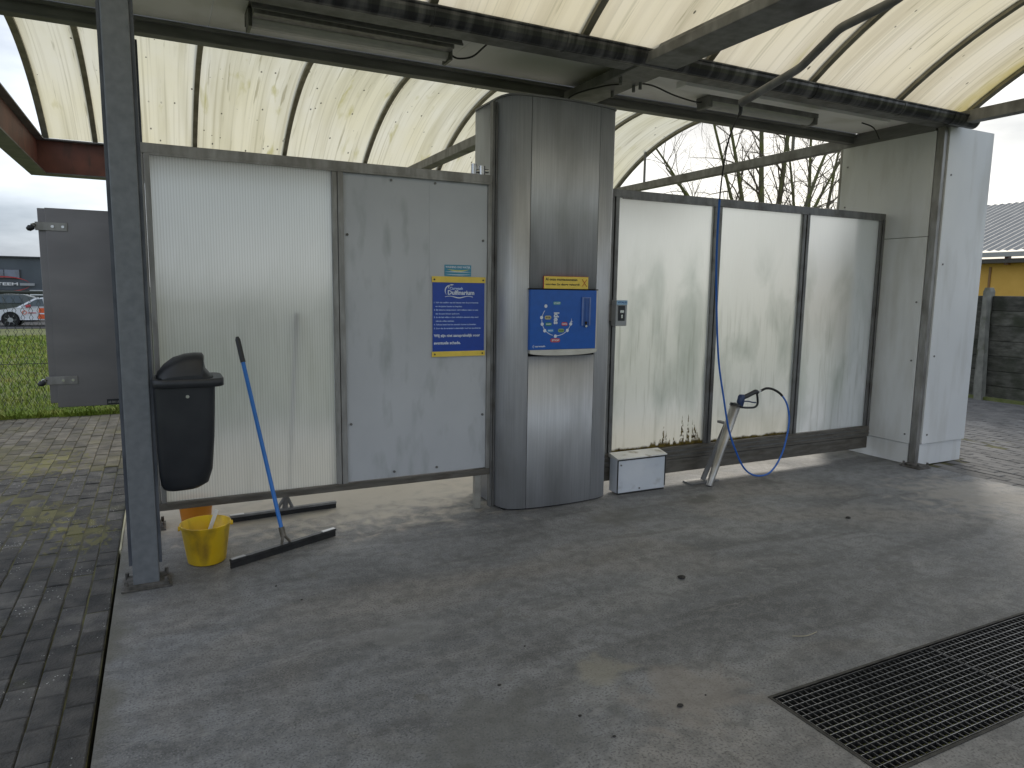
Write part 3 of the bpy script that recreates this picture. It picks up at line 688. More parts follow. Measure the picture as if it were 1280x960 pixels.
# hanger rods in the gable
tube('hanger_rod', [(6.43,8.62,3.20),(6.43,8.62,3.68)], .018, BEAM, fr, n=8)
tube('hanger_rod', [(6.43,5.9,3.20),(6.43,5.9,3.68)], .018, BEAM, fr, n=8)

# barrel vaults
RIBX = [-1.04, -0.57, 0.45, 1.465, 2.48, 3.50, 4.52, 5.54, 6.47]
HALF, SAG = 2.15, 0.68
RAD = (HALF**2+SAG**2)/(2*SAG)
def arc(yc, ze, n=28, dr=0):
    th = math.asin(HALF/RAD); zc = ze+SAG-RAD; out = []
    for i in range(n+1):
        a = -th+2*th*i/n; out.append((yc+(RAD+dr)*math.sin(a), zc+(RAD+dr)*math.cos(a)))
    return out
def vault(label, yc, ze, m, x0i=0):
    t = thing('barrel_roof', label, 'canopy roof', (2.6, yc, ze))
    for i in range(x0i, len(RIBX)-1):
        xa, xb = RIBX[i], RIBX[i+1]
        P = arc(yc, ze, 28, 0.018)
        nx = 2
        b = MB(); vs = [(xa+(xb-xa)*k/nx, y, z) for (y, z) in P for k in range(nx+1)]
        fs = [(j*(nx+1)+k, j*(nx+1)+k+1, (j+1)*(nx+1)+k+1, (j+1)*(nx+1)+k) for j in range(len(P)-1) for k in range(nx)]
        b.add(vs, fs, True).build('roof_sheet', m, t)
    for i, x in enumerate(RIBX[x0i:]):
        w = 0.024 if 0 < i+x0i < len(RIBX)-1 else 0.03
        lo, hi = arc(yc, ze, 28, -0.012), arc(yc, ze, 28, 0.012)
        rings = [[(x-w,a[0],a[1]),(x+w,a[0],a[1]),(x+w,c[0],c[1]),(x-w,c[0],c[1])] for a, c in zip(lo, hi)]
        MB().loft(rings, smooth=False).build('rib', RIBM, t)
        # outer clamping strip
        lo, hi = arc(yc, ze, 28, 0.022), arc(yc, ze, 28, 0.032)
        rings = [[(x-w,a[0],a[1]),(x+w,a[0],a[1]),(x+w,c[0],c[1]),(x-w,c[0],c[1])] for a, c in zip(lo, hi)]
        MB().loft(rings, smooth=False).build('clamping_strip', RIBM, t)
    return t
MB().box((-1.05,-1.36,3.10),(6.5,-1.25,3.30)).box((-1.05,-.42,3.115),(6.5,-.31,3.30)).build('unseen_rear_beam', BEAMD, fr, bev=.003)  # unseen behind the camera, added to darken the bay
for a, b in zip(xs, xs[1:]):
    box('soffit_panel', (a+.0015,-1.247,3.215), (b-.0015,-.423,3.235), SOFFIT, fr)  # unseen rear soffit, added to cut light from behind
RIBM = mat('roof_rib_steel', (0.20,0.185,0.14), (0.30,0.28,0.22), rough=0.6, metal=0.2, scale=9, detail=6)
vault('far barrel roof of yellowed translucent sheets, behind the partition walls', 7.27, 3.18, SHEETF)
vault('near barrel roof of streaked translucent sheets over the foreground floor', 1.86, 3.205, SHEETN)

# gutter
gt = thing('rain_gutter', 'blackened round rain gutter along the front beam below the near roof', 'gutter', (2.6, 4.0, 3.2))
th = [PI + PI*k/10 for k in range(11)]
GZ = 3.178
prof = [(4.0+.066*math.cos(a), GZ+.088*math.sin(a)) for a in th] + [(4.0+.060*math.cos(a), GZ+.082*math.sin(a)) for a in reversed(th)]
MB().prism(prof, 0, -1.05, 6.56, smooth=False).build('trough', GUT, gt)
tube('bead', [(-1.05,3.936,GZ),(6.56,3.936,GZ)], .010, GUT, gt, n=8)
for x in [-.6, 0.45, 1.46, 2.33, 4.52, 5.54, 6.2]:
    pr_ = [(4.0+.070*math.cos(a), GZ+.092*math.sin(a)) for a in th] + [(4.0+.0665*math.cos(a), GZ+.0885*math.sin(a)) for a in reversed(th)]
    MB().prism(pr_, 0, x-.008, x+.008).build('gutter_strap', GUT, gt)
MB().prism([(4.0+.066*math.cos(a), GZ+.088*math.sin(a)) for a in th], 0, 6.56, 6.565).build('end_cap', GUT, gt)

# ------------------------------------------------------------------ text helper (flat print on signs)
def text(s, x, z, w, h, y, m, parent, vertical=False, name='lettering', bold=0.03):
    cu_ = bpy.data.curves.new('txt', 'FONT'); cu_.body = s; cu_.size = 1.0; cu_.resolution_u = 2; cu_.offset = bold
    o = bpy.data.objects.new('txt', cu_); COL.objects.link(o)
    dg = bpy.context.evaluated_depsgraph_get()
    me = bpy.data.meshes.new_from_object(o.evaluated_get(dg))
    bpy.data.objects.remove(o); bpy.data.curves.remove(cu_)
    xs_ = [v.co.x for v in me.vertices]; ys_ = [v.co.y for v in me.vertices]
    x0_, x1_, y0_, y1_ = min(xs_), max(xs_), min(ys_), max(ys_)
    off = worldloc(parent)
    for v in me.vertices:
        u = (v.co.x-x0_)/(x1_-x0_); q = (v.co.y-y0_)/(y1_-y0_)
        if vertical: X, Z = x+q*w, z+(1-u)*h; X = x + (q)*w
        else: X, Z = x+u*w, z+q*h
        v.co = (X-off.x, y-off.y, Z-off.z)
    me.materials.clear(); me.materials.append(m)
    ob = bpy.data.objects.new(name, me); COL.objects.link(ob); ob.parent = parent
    return ob

# ------------------------------------------------------------------ left partition wall
WY = 4.62
CLR = bpy.data.materials.new('clear_back_skin'); CLR.use_nodes = True
CLR.node_tree.nodes.clear(); t_ = CLR.node_tree.nodes.new('ShaderNodeBsdfTransparent'); t_.inputs[0].default_value = (.95,.96,.96,1)
o_ = CLR.node_tree.nodes.new('ShaderNodeOutputMaterial'); CLR.node_tree.links.new(t_.outputs[0], o_.inputs[0])
def fpanel(name, a, b, m, parent, **k):
    # frosted front skin, clear back skin
    o = MB().box(a, b).build(name, m, parent, **k)
    o.data.materials.append(CLR)
    for p in o.data.polygons:
        if p.normal.y > -.5: p.material_index = 1
    return o
pw = thing('partition_wall', 'framed partition between bin post and machine, one ribbed translucent and one grey panel', 'partition wall', (1.0, WY, 0))
# rails and stiles
MB().box((-.085,WY-.02,2.345),(2.125,WY+.035,2.402)).box((-.02,WY-.026,2.335),(2.11,WY-.021,2.350)).build('top_rail', ALU, pw, bev=.002)
MB().box((-.085,WY-.02,.252),(2.125,WY+.035,.300)).box((-.02,WY-.026,.285),(2.11,WY-.021,.300)).build('bottom_rail', STAINED, pw, bev=.002)
MB().box((-.085,WY-.019,.300),(-.052,WY+.035,2.345)).box((-.048,WY-.024,.300),(-.018,WY+.035,2.345)).build('stile', ALU, pw, bev=.002)
MB().box((1.006,WY-.019,.300),(1.038,WY+.035,2.345)).box((1.042,WY-.024,.300),(1.078,WY+.035,2.345)).build('stile', ALU, pw, bev=.002)
MB().box((2.095,WY-.019,.300),(2.125,WY+.035,2.345)).build('stile', ALU, pw, bev=.002)
fpanel('translucent_panel', (-.018,WY,.300), (1.006,WY+.010,2.345), RIBP, pw, label='ribbed translucent panel with the shadow of a squeegee handle behind it')
box('grey_panel', (1.078,WY-.004,.305), (2.095,WY+.012,2.338), GREYP, pw)
GREYP2 = mat('grey_overlay_plate', (0.43,0.45,0.485), (0.49,0.51,0.54), rough=0.34, scale=2.0, detail=5)
box('overlay_plate', (1.665,WY-.0055,1.42), (2.094,WY-.0045,2.325), GREYP2, pw)
for (x, z) in ((1.101,1.947),(2.062,1.949),(1.107,.70),(1.402,.345),(1.715,.345),(2.068,.704),(1.396,2.312),(1.703,2.316)):
    MB().tube([(x,WY-.004,z),(x,WY-.012,z)], .009, 8).build('screw', ALUD, pw)
MB().box((2.012,WY-.012,0),(2.06,WY+.03,.251)).build('support_leg', mat('leg_aluminium', (0.27,0.26,0.235), (0.36,0.35,0.32), rough=0.45, metal=0.5, scale=10), pw, bev=.003)
MB().box((2.128,WY-.015,0.002),(2.146,WY+.03,2.90)).box((2.150,WY-.022,0.002),(2.160,WY+.03,2.90)).build('wall_channel', ALUD, pw)
# brackets on the top rail by the machine
MB().tube([(1.98,WY+.0,2.42),(2.10,WY+.0,2.43)], .014, 8).tube([(1.99,WY,2.38),(1.99,WY,2.47)], .02, 8).tube([(2.05,WY,2.40),(2.05,WY,2.46)], .026, 8).build('coupling', CHROME, pw)

# left sign
sg = thing('notice_board', 'blue notice board with yellow bands and white Dutch text on the grey panel', 'sign', (1.88, WY-.006, 1.41))
SY = WY-.012
box('board', (1.684,SY,1.137), (2.074,SY+.005,1.693), BLUEP, sg)
for (a, b) in ((1.653,1.694),(1.136,1.173)):
    box('yellow_band', (1.677,SY-.003,a), (2.081,SY-.0002,b), YELP, sg)
for (x, z) in ((1.695,1.672),(2.062,1.672),(1.697,1.154),(2.06,1.154)):
    MB().tube([(x,SY-.003,z),(x,SY-.007,z)], .006, 8).build('screw', KPRINT, sg)
ty = SY-.0012
text('Carwash', 1.808, 1.603, .10, .020, ty, LBPRINT, sg)
text('Dulfinarium', 1.795, 1.568, .20, .032, ty, WPRINT, sg)
MB().add([(1.775+.21*k/12, ty, 1.556+.005*math.sin(k*.8)) for k in range(13)]+[(1.775+.21*k/12, ty, 1.549+.006*math.sin(k*.8)+.003*abs(k-6)/6) for k in range(13)], [(k,k+1,14+k,13+k) for k in range(12)]).build('logo_wave', WPRINT, sg)
def arcstrip(cx, cz, r0, r1, a0, a1, y, n=14):
    b = MB(); v = []
    for k in range(n+1):
        a = a0+(a1-a0)*k/n; w = (r1-r0)*math.sin(PI*(k+.4)/(n+.8))
        v += [(cx+r0*math.cos(a), y, cz+r0*math.sin(a)), (cx+(r0+w)*math.cos(a), y, cz+(r0+w)*math.sin(a))]
    return b.add(v, [(2*k,2*k+1,2*k+3,2*k+2) for k in range(n)])
arcstrip(1.818, 1.592, .040, .048, PI*.38, PI*1.2, ty).build('logo_arc', WPRINT, sg)
arcstrip(1.832, 1.602, .034, .042, PI*.42, PI*.95, ty).build('logo_arc', WPRINT, sg)
lines = ['1. Volg de melding van de keuzes met de programmas', 'en de juiste keuze te bepalen.', '2. Bij winterse temperatuur volgt telkens water en wax', 'dat de auto binnen opdroogt.', '3. In de hal willen u het volledige sleutel chip card', 'gebruik, willen wachten.', '4. Telkens bevat het het eenmalig kunnen te bezetten.', '5. Zorg dat de vereisde is uiteindelijk goed het spoelwagen']
ws = [.335,.20,.335,.18,.335,.14,.32,.355]; z = 1.506
for k, (s_, w_) in enumerate(zip(lines, ws)):
    text(s_, 1.692+(.012 if k in (1,3,5) else 0), z, w_, .0135, ty, LBPRINT, sg); z -= .0265 if k % 2 == 0 or k > 5 else .0245
text('Wij zijn niet aansprakelijk voor', 1.692, 1.268, .35, .026, ty, WPRINT, sg)
text('eventuele schade.', 1.692, 1.222, .20, .022, ty, WPRINT, sg)
st = thing('small_sticker', 'small teal sticker with a yellow wave just above the blue notice board', 'sticker', (1.87, WY-.006, 1.75))
TEAL = flat('teal_print', (0.05,0.27,0.42), rough=0.35)
box('backing', (1.772,WY-.0085,1.697), (1.972,WY-.0062,1.775), TEAL, st)
text('WASHING ONS WATER', 1.778, 1.752, .188, .015, WY-.0095, WPRINT, st)
def wave(x0, x1, z, a, th_, m, parent, y, name='printed_wave'):
    n = 16; MB().add([(x0+(x1-x0)*k/n, y, z-a*math.sin(PI*k/n)) for k in range(n+1)]+[(x0+(x1-x0)*k/n, y, z-a*math.sin(PI*k/n)-th_*math.sin(PI*(k+.5)/(n+1))) for k in range(n+1)], [(k,k+1,n+2+k,n+1+k) for k in range(n)]).build(name, m, parent)
wave(1.79, 1.96, 1.745, .006, .010, flat('lemon_print', (0.62,0.62,0.18)), st, WY-.0096)
wave(1.775, 1.97, 1.727, -.003, .006, WPRINT, st, WY-.0096)
wave(1.775, 1.97, 1.711, .002, .005, WPRINT, st, WY-.0096)

# ------------------------------------------------------------------ machine column
mc = thing('wash_terminal', 'tall brushed stainless payment column with blue control panel in the middle', 'payment terminal', (2.62, 4.7, 0))
OUT = [(2.165,5.0),(2.165,4.62),(2.172,4.56),(2.188,4.51),(2.215,4.472),(2.255,4.450),(2.30,4.438),(2.342,4.430),(2.45,4.418),(2.57,4.412),(2.70,4.413),(2.80,4.419),(2.903,4.430),(2.97,4.442),(3.03,4.460),(3.06,4.480),(3.072,4.52),(3.072,5.0)]
def shell(i0, i1, z0, z1, trim0=0, trim1=0, th=.012):
    pts = [Vector(p) for p in OUT[i0:i1+1]]
    if trim0: pts[0] = pts[0] + (pts[1]-pts[0]).normalized()*trim0
    if trim1: pts[-1] = pts[-1] + (pts[-2]-pts[-1]).normalized()*trim1
    inner = []
    for k, p in enumerate(pts):
        t = (pts[min(k+1, len(pts)-1)]-pts[max(k-1, 0)]).normalized(); n = Vector((-t.y, t.x))
        inner.append(p+n*th)
    rings = []
    for p, q in zip(pts, inner): rings.append([(p.x,p.y,z0),(p.x,p.y,z1),(q.x,q.y,z1),(q.x,q.y,z0)])
    return MB().loft(rings, smooth=True, caps=True)
core = [(2.185,4.99),(2.185,4.62),(2.21,4.52),(2.26,4.472),(2.342,4.452),(2.57,4.434),(2.90,4.452),(3.03,4.482),(3.052,4.53),(3.052,4.99)]
MB().prism(core, 2, 0.0, 2.915).build('core', DARK, mc)
for a, b, z0, z1, t0, t1, nm in ((0,7,.012,2.92,0,.0025,'side_panel'),(7,12,1.622,2.92,.0025,.0025,'upper_door'),(7,12,.012,1.135,.0025,.0025,'lower_door'),(12,17,.012,2.92,.0025,0,'side_panel')):
    o = shell(a, b, z0, z1, t0, t1).build(nm, INOX, mc)
    for pol in o.data.polygons:
        if abs(pol.normal.z) > .5: pol.use_smooth = False
MB().prism([(x+(-.006 if x < 2.6 else .006), y-.006) for x, y in OUT], 2, 2.922, 2.935).build('cap', BEAMD, mc)
box('plinth', (2.19,4.50,0.0005), (3.05,4.99,.012), DARK, mc)
PY = 4.398
cp = MB().box((2.336,PY,1.185),(2.889,PY+.03,1.612)).build('control_panel', BLUEM, mc, bev=.002)
MB().box((2.330,PY+.004,1.613),(2.905,PY+.03,1.621)).build('shadow_gap', DARK, mc)
MB().box((2.890,PY+.003,1.185),(2.902,PY+.03,1.612)).build('panel_edge', SILVER, mc)
lip = [(2.335,1.184),(2.900,1.184),(2.900,1.163)] + [(2.617+.283*math.cos(a), 1.163-.022*math.sin(a)) for a in [PI*k/14 for k in range(1, 14)]] + [(2.335,1.163)]
MB().prism([(x, z) for x, z in lip], 1, PY-.006, PY+.02).build('silver_lip', SILVER, mc)
cy_ = PY-.0015
# ring of programme steps: positions on the blue panel
def PX(u, v): return 2.336+u*.553, 1.612-v*.427         # panel-relative
def pill(u, v, w, h, m, s_, tm=WPRINT):
    x, z = PX(u, v)
    b = MB(); n = 6; r = h/2; P = []
    for k in range(n+1): a = PI/2+PI*k/n; P.append((x-w/2+r+r*math.cos(a), cy_, z+r*math.sin(a)))
    for k in range(n+1): a = -PI/2+PI*k/n; P.append((x+w/2-r+r*math.cos(a), cy_, z+r*math.sin(a)))
    o = b.add(P, [tuple(range(len(P)))]).build('printed_button', m, cp)
    text(s_, x-w*.36, z-h*.24, w*.76, h*.48, cy_-.0004, tm, cp)
def disc(x, z, r, m, y, parent, name='printed_dot', n=14):
    MB().add([(x+r*math.cos(2*PI*k/n), y, z+r*math.sin(2*PI*k/n)) for k in range(n)], [tuple(range(n))]).build(name, m, parent)
GRN = flat('green_print', (0.02,0.20,0.12)); LG = flat('lime_print', (0.30,0.48,0.16)); TL = flat('teal_button', (0.10,0.32,0.36)); CY = flat('cyan_print', (0.03,0.27,0.65)); CRM = flat('cream_print', (0.55,0.50,0.28))
def circ(a0, a1):
    cx0, cz0 = PX(.39, .50); v = []; n = 20
    for k in range(n+1):
        a = a0+(a1-a0)*k/n
        for rr0 in (0, .0042): v.append((cx0+(.120+rr0)*math.cos(a), cy_-.0001, cz0+(.112+rr0)*math.sin(a)))
    MB().add(v, [(2*k,2*k+1,2*k+3,2*k+2) for k in range(n)]).build('printed_ring', WPRINT, cp)
circ(PI*.80, PI*.98); circ(PI*1.0, PI*1.42); circ(PI*1.50, PI*1.95)
for (u, v) in ((.165,.46),(.175,.57),(.215,.68),(.375,.775),(.555,.68),(.605,.57),(.225,.27)):
    x, z = PX(u, v); disc(x, z, .0125 if (u, v) != (.225,.25) else .007, WPRINT, cy_-.0002, cp)
pill(.26,.46,.055,.027,CRM,'SPOEL',KPRINT); pill(.27,.57,.055,.025,GRN,'SHAMPO'); pill(.30,.68,.055,.025,CY,'WAX')
pill(.375,.845,.082,.028,REDP,'STOP'); pill(.46,.68,.052,.026,LG,'VELGEN',KPRINT); pill(.51,.57,.052,.026,REDP,'BORSTEL'); pill(.39,.22,.065,.024,TL,'START')
x, z = PX(.345, .55); text('kies', x, z-.01, .046, .085, cy_-.0003, WPRINT, cp, vertical=True, bold=.04)
x, z = PX(.615, .53); MB().add([(x-.003,cy_,z),(x,cy_,z-.012),(x+.003,cy_,z),(x,cy_,z+.028)], [(0,1,2,3)]).add([(x-.014,cy_-.0002,z+.0),(x,cy_-.0002,z-.003),(x+.014,cy_-.0002,z),(x,cy_-.0002,z+.003)], [(0,1,2,3)]).build('printed_star', WPRINT, cp)
x, z = PX(.05, .955); text('carwash', x+.012, z, .085, .013, cy_-.0003, WPRINT, cp); arcstrip(x+.010, z+.004, .010, .014, PI*.5, PI*1.4, cy_).build('logo_arc', WPRINT, cp)
# coin / token slot housing, clear acrylic
x0_, z1_ = PX(.765, .115); x1_, z0_ = PX(.90, .60)
SLOT = flat('blue_acrylic', (0.04,0.11,0.38), rough=0.12); SLOT2 = flat('blue_acrylic_edge', (0.14,0.22,0.5), rough=0.15)
MB().box((x0_,PY-.012,z0_),(x0_+.012,PY-.0003,z1_)).box((x1_-.012,PY-.012,z0_),(x1_,PY-.0003,z1_)).box((x0_+.012,PY-.012,z1_-.008),(x1_-.012,PY-.0003,z1_)).build('slot_frame', SLOT2, mc, bev=.001)
MB().box((x0_+.0125,PY-.006,z0_),(x1_-.0125,PY-.0003,z1_-.0085)).box((x0_+.03,PY-.009,z0_+.02),(x0_+.045,PY-.006,z1_-.02)).build('coin_chute', SLOT, mc)
MB().tube([((x0_+x1_)/2,PY-.0003,z0_-.004),((x0_+x1_)/2,PY-.016,z0_-.004)], .009, 10).build('return_button', CHROME, mc)
MB().box(((x0_+x1_)/2-.010,PY-.011,z0_+.008),((x0_+x1_)/2+.010,PY-.009,z0_+.03)).build('coin_slot', DARK, mc)
# yellow sticker
ys_ = thing('yellow_notice', 'yellow notice with black Dutch text and red cross above the blue control panel', 'sticker', (2.63, 4.40, 1.66))
box('backing', (2.446,4.4035,1.622), (2.816,4.411,1.708), YELP, ys_)
MB().box((2.443,4.4035,1.7085),(2.819,4.411,1.711)).box((2.443,4.4035,1.622),(2.4455,4.411,1.7083)).build('border', REDP, ys_)
text('Al onze muntautomaten', 2.456, 1.678, .265, .019, 4.4025, KPRINT, ys_)
text('worden 2x daags geleegd!', 2.456, 1.641, .285, .019, 4.4025, KPRINT, ys_)
MB().obox((2.762,4.4022,1.640),(2.802,4.4022,1.692),.001,.006,(0,1,0)).obox((2.802,4.402,1.640),(2.762,4.402,1.692),.001,.006,(0,1,0)).build('red_cross', REDP, ys_)
# card reader
rd = thing('card_reader', 'small grey card reader with dark window between the column and the frosted wall', 'card reader', (3.17, 4.48, 1.44))
MB().box((3.118,4.475,1.345),(3.222,4.535,1.542)).build('housing', mat('reader_grey', (0.26,0.27,0.28), (0.33,0.34,0.35), rough=0.4, metal=.3, scale=12), rd, bev=.004)
MB().box((3.123,4.470,1.508),(3.220,4.4745,1.541)).build('blue_header', flat('sky_blue_print', (0.32,0.52,0.72)), rd)
text('VITALIS', 3.128, 1.519, .085, .013, 4.469, flat('deep_blue_print', (0.02,0.08,0.3)), rd)
MB().box((3.140,4.470,1.385),(3.200,4.4748,1.500)).build('window', BLACK, rd, bev=.002)
MB().box((3.153,4.466,1.446),(3.187,4.470,1.466)).box((3.163,4.466,1.405),(3.178,4.470,1.432)).build('slot', CHROME, rd)
MB().box((3.13,4.535,1.38),(3.21,4.60,1.50)).build('bracket', ALUD, rd)

# ------------------------------------------------------------------ right partition wall
rw = thing('partition_wall', 'framed partition with three frosted white panels between machine and white cabinet', 'partition wall', (4.7, WY, 0))
MB().box((3.09,WY-.02,2.33),(6.315,WY+.035,2.388)).box((3.23,WY-.026,2.318),(6.27,WY-.021,2.336)).build('top_rail', ALUD, rw, bev=.002)
MB().box((3.09,WY-.03,.205),(6.31,WY+.04,.312)).build('bottom_rail', STAINED, rw, bev=.004)
MB().box((3.09,WY-.036,.235),(6.31,WY-.0305,.243)).box((3.09,WY-.036,.275),(6.31,WY-.0305,.281)).build('rail_groove', ALUD, rw)
MB().box((3.09,WY-.018,.085),(6.31,WY+.03,.200)).build('kick_beam', STAINED, rw, bev=.004)
def stile(x0, x1):
    m_ = (x0+x1)/2
    MB().box((x0,WY-.019,.312),(m_-.004,WY+.035,2.33)).box((m_-.004,WY-.008,.312),(m_+.004,WY+.03,2.33)).box((m_+.004,WY-.026,.312),(x1,WY+.035,2.33)).build('stile', ALUD, rw, bev=.002)
stile(3.13, 3.205); stile(4.172, 4.245); stile(5.212, 5.285); stile(6.245, 6.312)
fpanel('frosted_panel', (3.205,WY+.0,.312), (4.172,WY+.008,2.33), FROST, rw, label='frosted panel next to the machine, brown growth creeping up its lower edge')
fpanel('frosted_panel', (4.245,WY+.0,.312), (5.212,WY+.008,2.33), FROST, rw, label='middle frosted panel behind the hanging blue hose')
fpanel('frosted_panel', (5.285,WY+.0,.312), (6.245,WY+.008,2.33), FROST2, rw, label='greyer frosted panel beside the white cabinet')
# hinged corner near machine
# white box at the foot
wb = thing('utility_box', 'low white steel box with chipped black edges on the floor right of the machine', 'box', (3.42, 4.53, 0))
WBX = mat('white_box_paint', (0.52,0.56,0.62), (0.60,0.63,0.68), rough=0.4, scale=4, grime=(0.42,0.44,0.46), gscale=10, glo=0.6, ghi=0.8)
MB().box((3.185,4.472,.012),(3.655,4.585,.285)).build('body', WBX, wb, bev=.003)
MB().prism([(4.462,.287),(4.590,.287),(4.590,.322),(4.462,.297)], 0, 3.175, 3.665).build('lid', mat('white_lid_paint', (0.60,0.60,0.58), (0.68,0.68,0.65), rough=0.4, scale=6, grime=(0.3,0.27,0.2), gscale=10), wb, bev=.002)
EDGE = flat('chipped_black_edge', (0.02,0.02,0.02), rough=0.7)
MB().box((3.180,4.468,.008),(3.190,4.4715,.275)).box((3.650,4.468,.03),(3.658,4.4715,.275)).box((3.181,4.468,.2755),(3.657,4.4715,.2855)).box((3.191,4.468,.002),(3.649,4.4715,.012)).build('edge_trim', EDGE, wb)
for x, z in ((3.215,.24),(3.40,.035)): MB().tube([(x,4.472,z),(x,4.466,z)], .007, 8).build('screw', ALUD, wb)

# ------------------------------------------------------------------ white technical cabinet
cb = thing('technical_cabinet', 'full height white panelled cabinet at the right end of the wash bay', 'cabinet', (6.7, 4.65, 0))
box('core', (6.42,4.16,.02), (7.02,5.14,3.10), DARK, cb)
box('side_panel', (6.352,4.19,.205), (6.38,5.17,2.150), WHITE, cb, bev=.002)
box('side_panel', (6.352,4.19,2.155), (6.38,5.17,3.092), WHITE, cb, bev=.002)
box('side_plinth', (6.362,4.20,.004), (6.384,5.165,.200), WHITE, cb)
box('front_panel', (6.405,4.10,.215), (7.065,4.13,3.125), WHITE, cb, bev=.002)
box('front_plinth', (6.405,4.118,.004), (7.05,4.14,.210), WHITE, cb)
box('end_panel', (7.045,4.131,.215), (7.063,5.17,3.10), WHITE, cb)
box('end_plinth', (7.03,4.141,.004), (7.05,5.16,.210), WHITE, cb)
box('back_panel', (6.385,5.145,.02), (7.044,5.165,3.10), WHITE, cb)
box('roof_sheet', (6.385,4.14,3.102), (7.06,5.18,3.118), ALU, cb)
box('head_trim', (6.352,4.202,3.094), (6.378,5.17,3.214), BEAMD, cb)
box('corner_trim', (6.350,5.171,.01), (6.385,5.195,3.09), ALU, cb)
for (x, z) in ((6.47,2.7),(6.47,1.9),(6.47,1.05),(6.47,.30)):
    MB().tube([(x,4.10,z),(x,4.095,z)], .009, 8).build('screw', ALUD, cb)
for z in (2.6,1.75,1.0,.45): MB().tube([(7.065,4.12,z),(7.078,4.12,z)], .011, 8).build('screw', DARK, cb)
for (y, z) in ((4.24,.29),(4.24,1.0),(4.24,1.55),(5.1,2.9),(5.1,2.5),(5.1,1.9),(5.12,1.2)):
    MB().tube([(6.352,y,z),(6.347,y,z)], .009, 8).build('screw', ALUD, cb)

# ------------------------------------------------------------------ small stainless cabinet at the back post
sc_ = thing('steel_locker', 'brushed steel locker with two padlocked hasps on the rear post at far left', 'locker', (-0.4, 5.35, 0.8))
box('body', (-.660,5.31,.842), (-.245,5.60,2.070), INOX2, sc_, bev=.003)
box('door', (-.618,5.285,.815), (-.24,5.308,2.072), INOX2, sc_, bev=.003)
for z in (1.962, 0.995):
    h = MB().box((-.672,5.277,z-.030),(-.500,5.284,z+.022)).build('hasp', ALU, sc_, bev=.002)
    for x in (-.58,-.525): MB().tube([(x,5.277,z-.004),(x,5.270,z-.004)], .009, 8).build('bolt', CHROME, h)
    MB().tube([(-.672,5.275,z-.004),(-.692,5.275,z-.004)], .013, 8).build('lug', ALU, h)
    pl = MB().tube([(-.676,5.272,z-.012),(-.70,5.268,z-.02),(-.712,5.262,z-.026)], [.014,.020,.010], 10).build('padlock', BLACK, sc_)
    MB().tube([(-.666,5.27,z),(-.672,5.26,z+.01),(-.69,5.26,z+.006),(-.695,5.265,z-.01)], .0035, 6).build('shackle', CHROME, pl)
box('type_plate', (-.345,5.280,.818), (-.245,5.2845,.855), BLACK, sc_)
pt_ = text('AB 000 LKWX', -.338, .828, .09, .015, 5.279, ALU, sc_)
box('wall_arm', (-.244,5.36,1.0), (-.2,5.40,1.9), BEAMD, sc_)

# ------------------------------------------------------------------ bin
bn = thing('litter_bin', 'black plastic litter bin with hooded lid hung on the left post', 'litter bin', (0.1, 4.13, 0.5))
BX, BY = 0.095, 4.12
prof = [(.512,.13,.12,.05),(.520,.185,.17,.07),(.545,.235,.20,.07),(.62,.262,.225,.06),(.80,.280,.245,.05),(1.00,.292,.26,.05),(1.085,.296,.265,.05)]
MB().loft([rrect(BX-(.296-w)*.30,BY,z,w,d,min(r,w/2-.001,d/2-.001)) for z,w,d,r in prof]).build('body', BLACK, bn)
MB().loft([rrect(BX+.018,BY,z,w,d,.055) for z,w,d in ((1.078,.335,.300),(1.082,.345,.31),(1.118,.345,.31),(1.122,.335,.30))]).build('rim', BLACK, bn)
hp = [(-.14,1.122),(-.132,1.15),(-.10,1.19),(-.055,1.225),(0.0,1.243),(.05,1.249),(.088,1.247),(.096,1.235),(.094,1.205),(.102,1.165),(.125,1.135),(.14,1.122)]
rings = []
for k in range(13):
    t = -1+2*k/12; s_ = math.sqrt(max(0.02, 1-abs(t)**2.6)); rings.append([(BX+.005+x*(0.75+.25*s_), BY+t*.135, 1.122+(z-1.122)*s_) for x, z in hp])
MB().loft(rings).build('hood', BLACK, bn)
MB().box((-.062,4.07,.66),(-.050,4.17,1.10)).build('mounting_bracket', BEAMD, bn)
disc(BX+.01, 1.03, .009, CHROME, BY-.1335, bn, 'rivet')

# ------------------------------------------------------------------ buckets
def bucket(name, label, cx, cy, r0, r1, h, m, handle=True):
    t = thing(name, label, 'bucket', (cx, cy, 0)); n = 32
    def ring(r, z): return [(cx+r*math.cos(2*PI*k/n), cy+r*math.sin(2*PI*k/n), z) for k in range(n)]
    MB().loft([ring(r0-.012,.001), ring(r0,.010), ring(r0+(r1-r0)*.9,h*.9), ring(r0+(r1-r0)*.9+.004,h*.91), ring(r1,h-.006), ring(r1+.004,h-.004), ring(r1+.004,h), ring(r1-.003,h), ring(r0-.004,.014)], caps=False).add(ring(r0-.012,.001), [tuple(range(n))[::-1]]).add(ring(r0-.004,.014), [tuple(range(n))]).build('body', m, t)
    if handle:
        pts = [(cx-r1-.004, cy, h-.02)] + [(cx-(r1+.006)*math.cos(a), cy+(r1+.008)*math.sin(a), h-.012-.03*math.sin(a)) for a in [PI*k/14 for k in range(1, 14)]] + [(cx+r1+.004, cy, h-.02)]
        MB().tube(pts, .0028, 6).build('handle', CHROME, t)
        for sx in (-1, 1): MB().tube([(cx+sx*(r1-.001),cy,h-.02),(cx+sx*(r1+.012),cy,h-.02)], .014, 10).build('ear', m, t)
    return t
bucket('bucket', 'yellow bucket standing beside the left post under the bin', .178, 4.335, .104, .136, .235, BUCKET)
bucket('bucket', 'orange bucket half hidden behind the partition bottom rail', .15, 4.98, .085, .112, .24, ORANGE, handle=False)
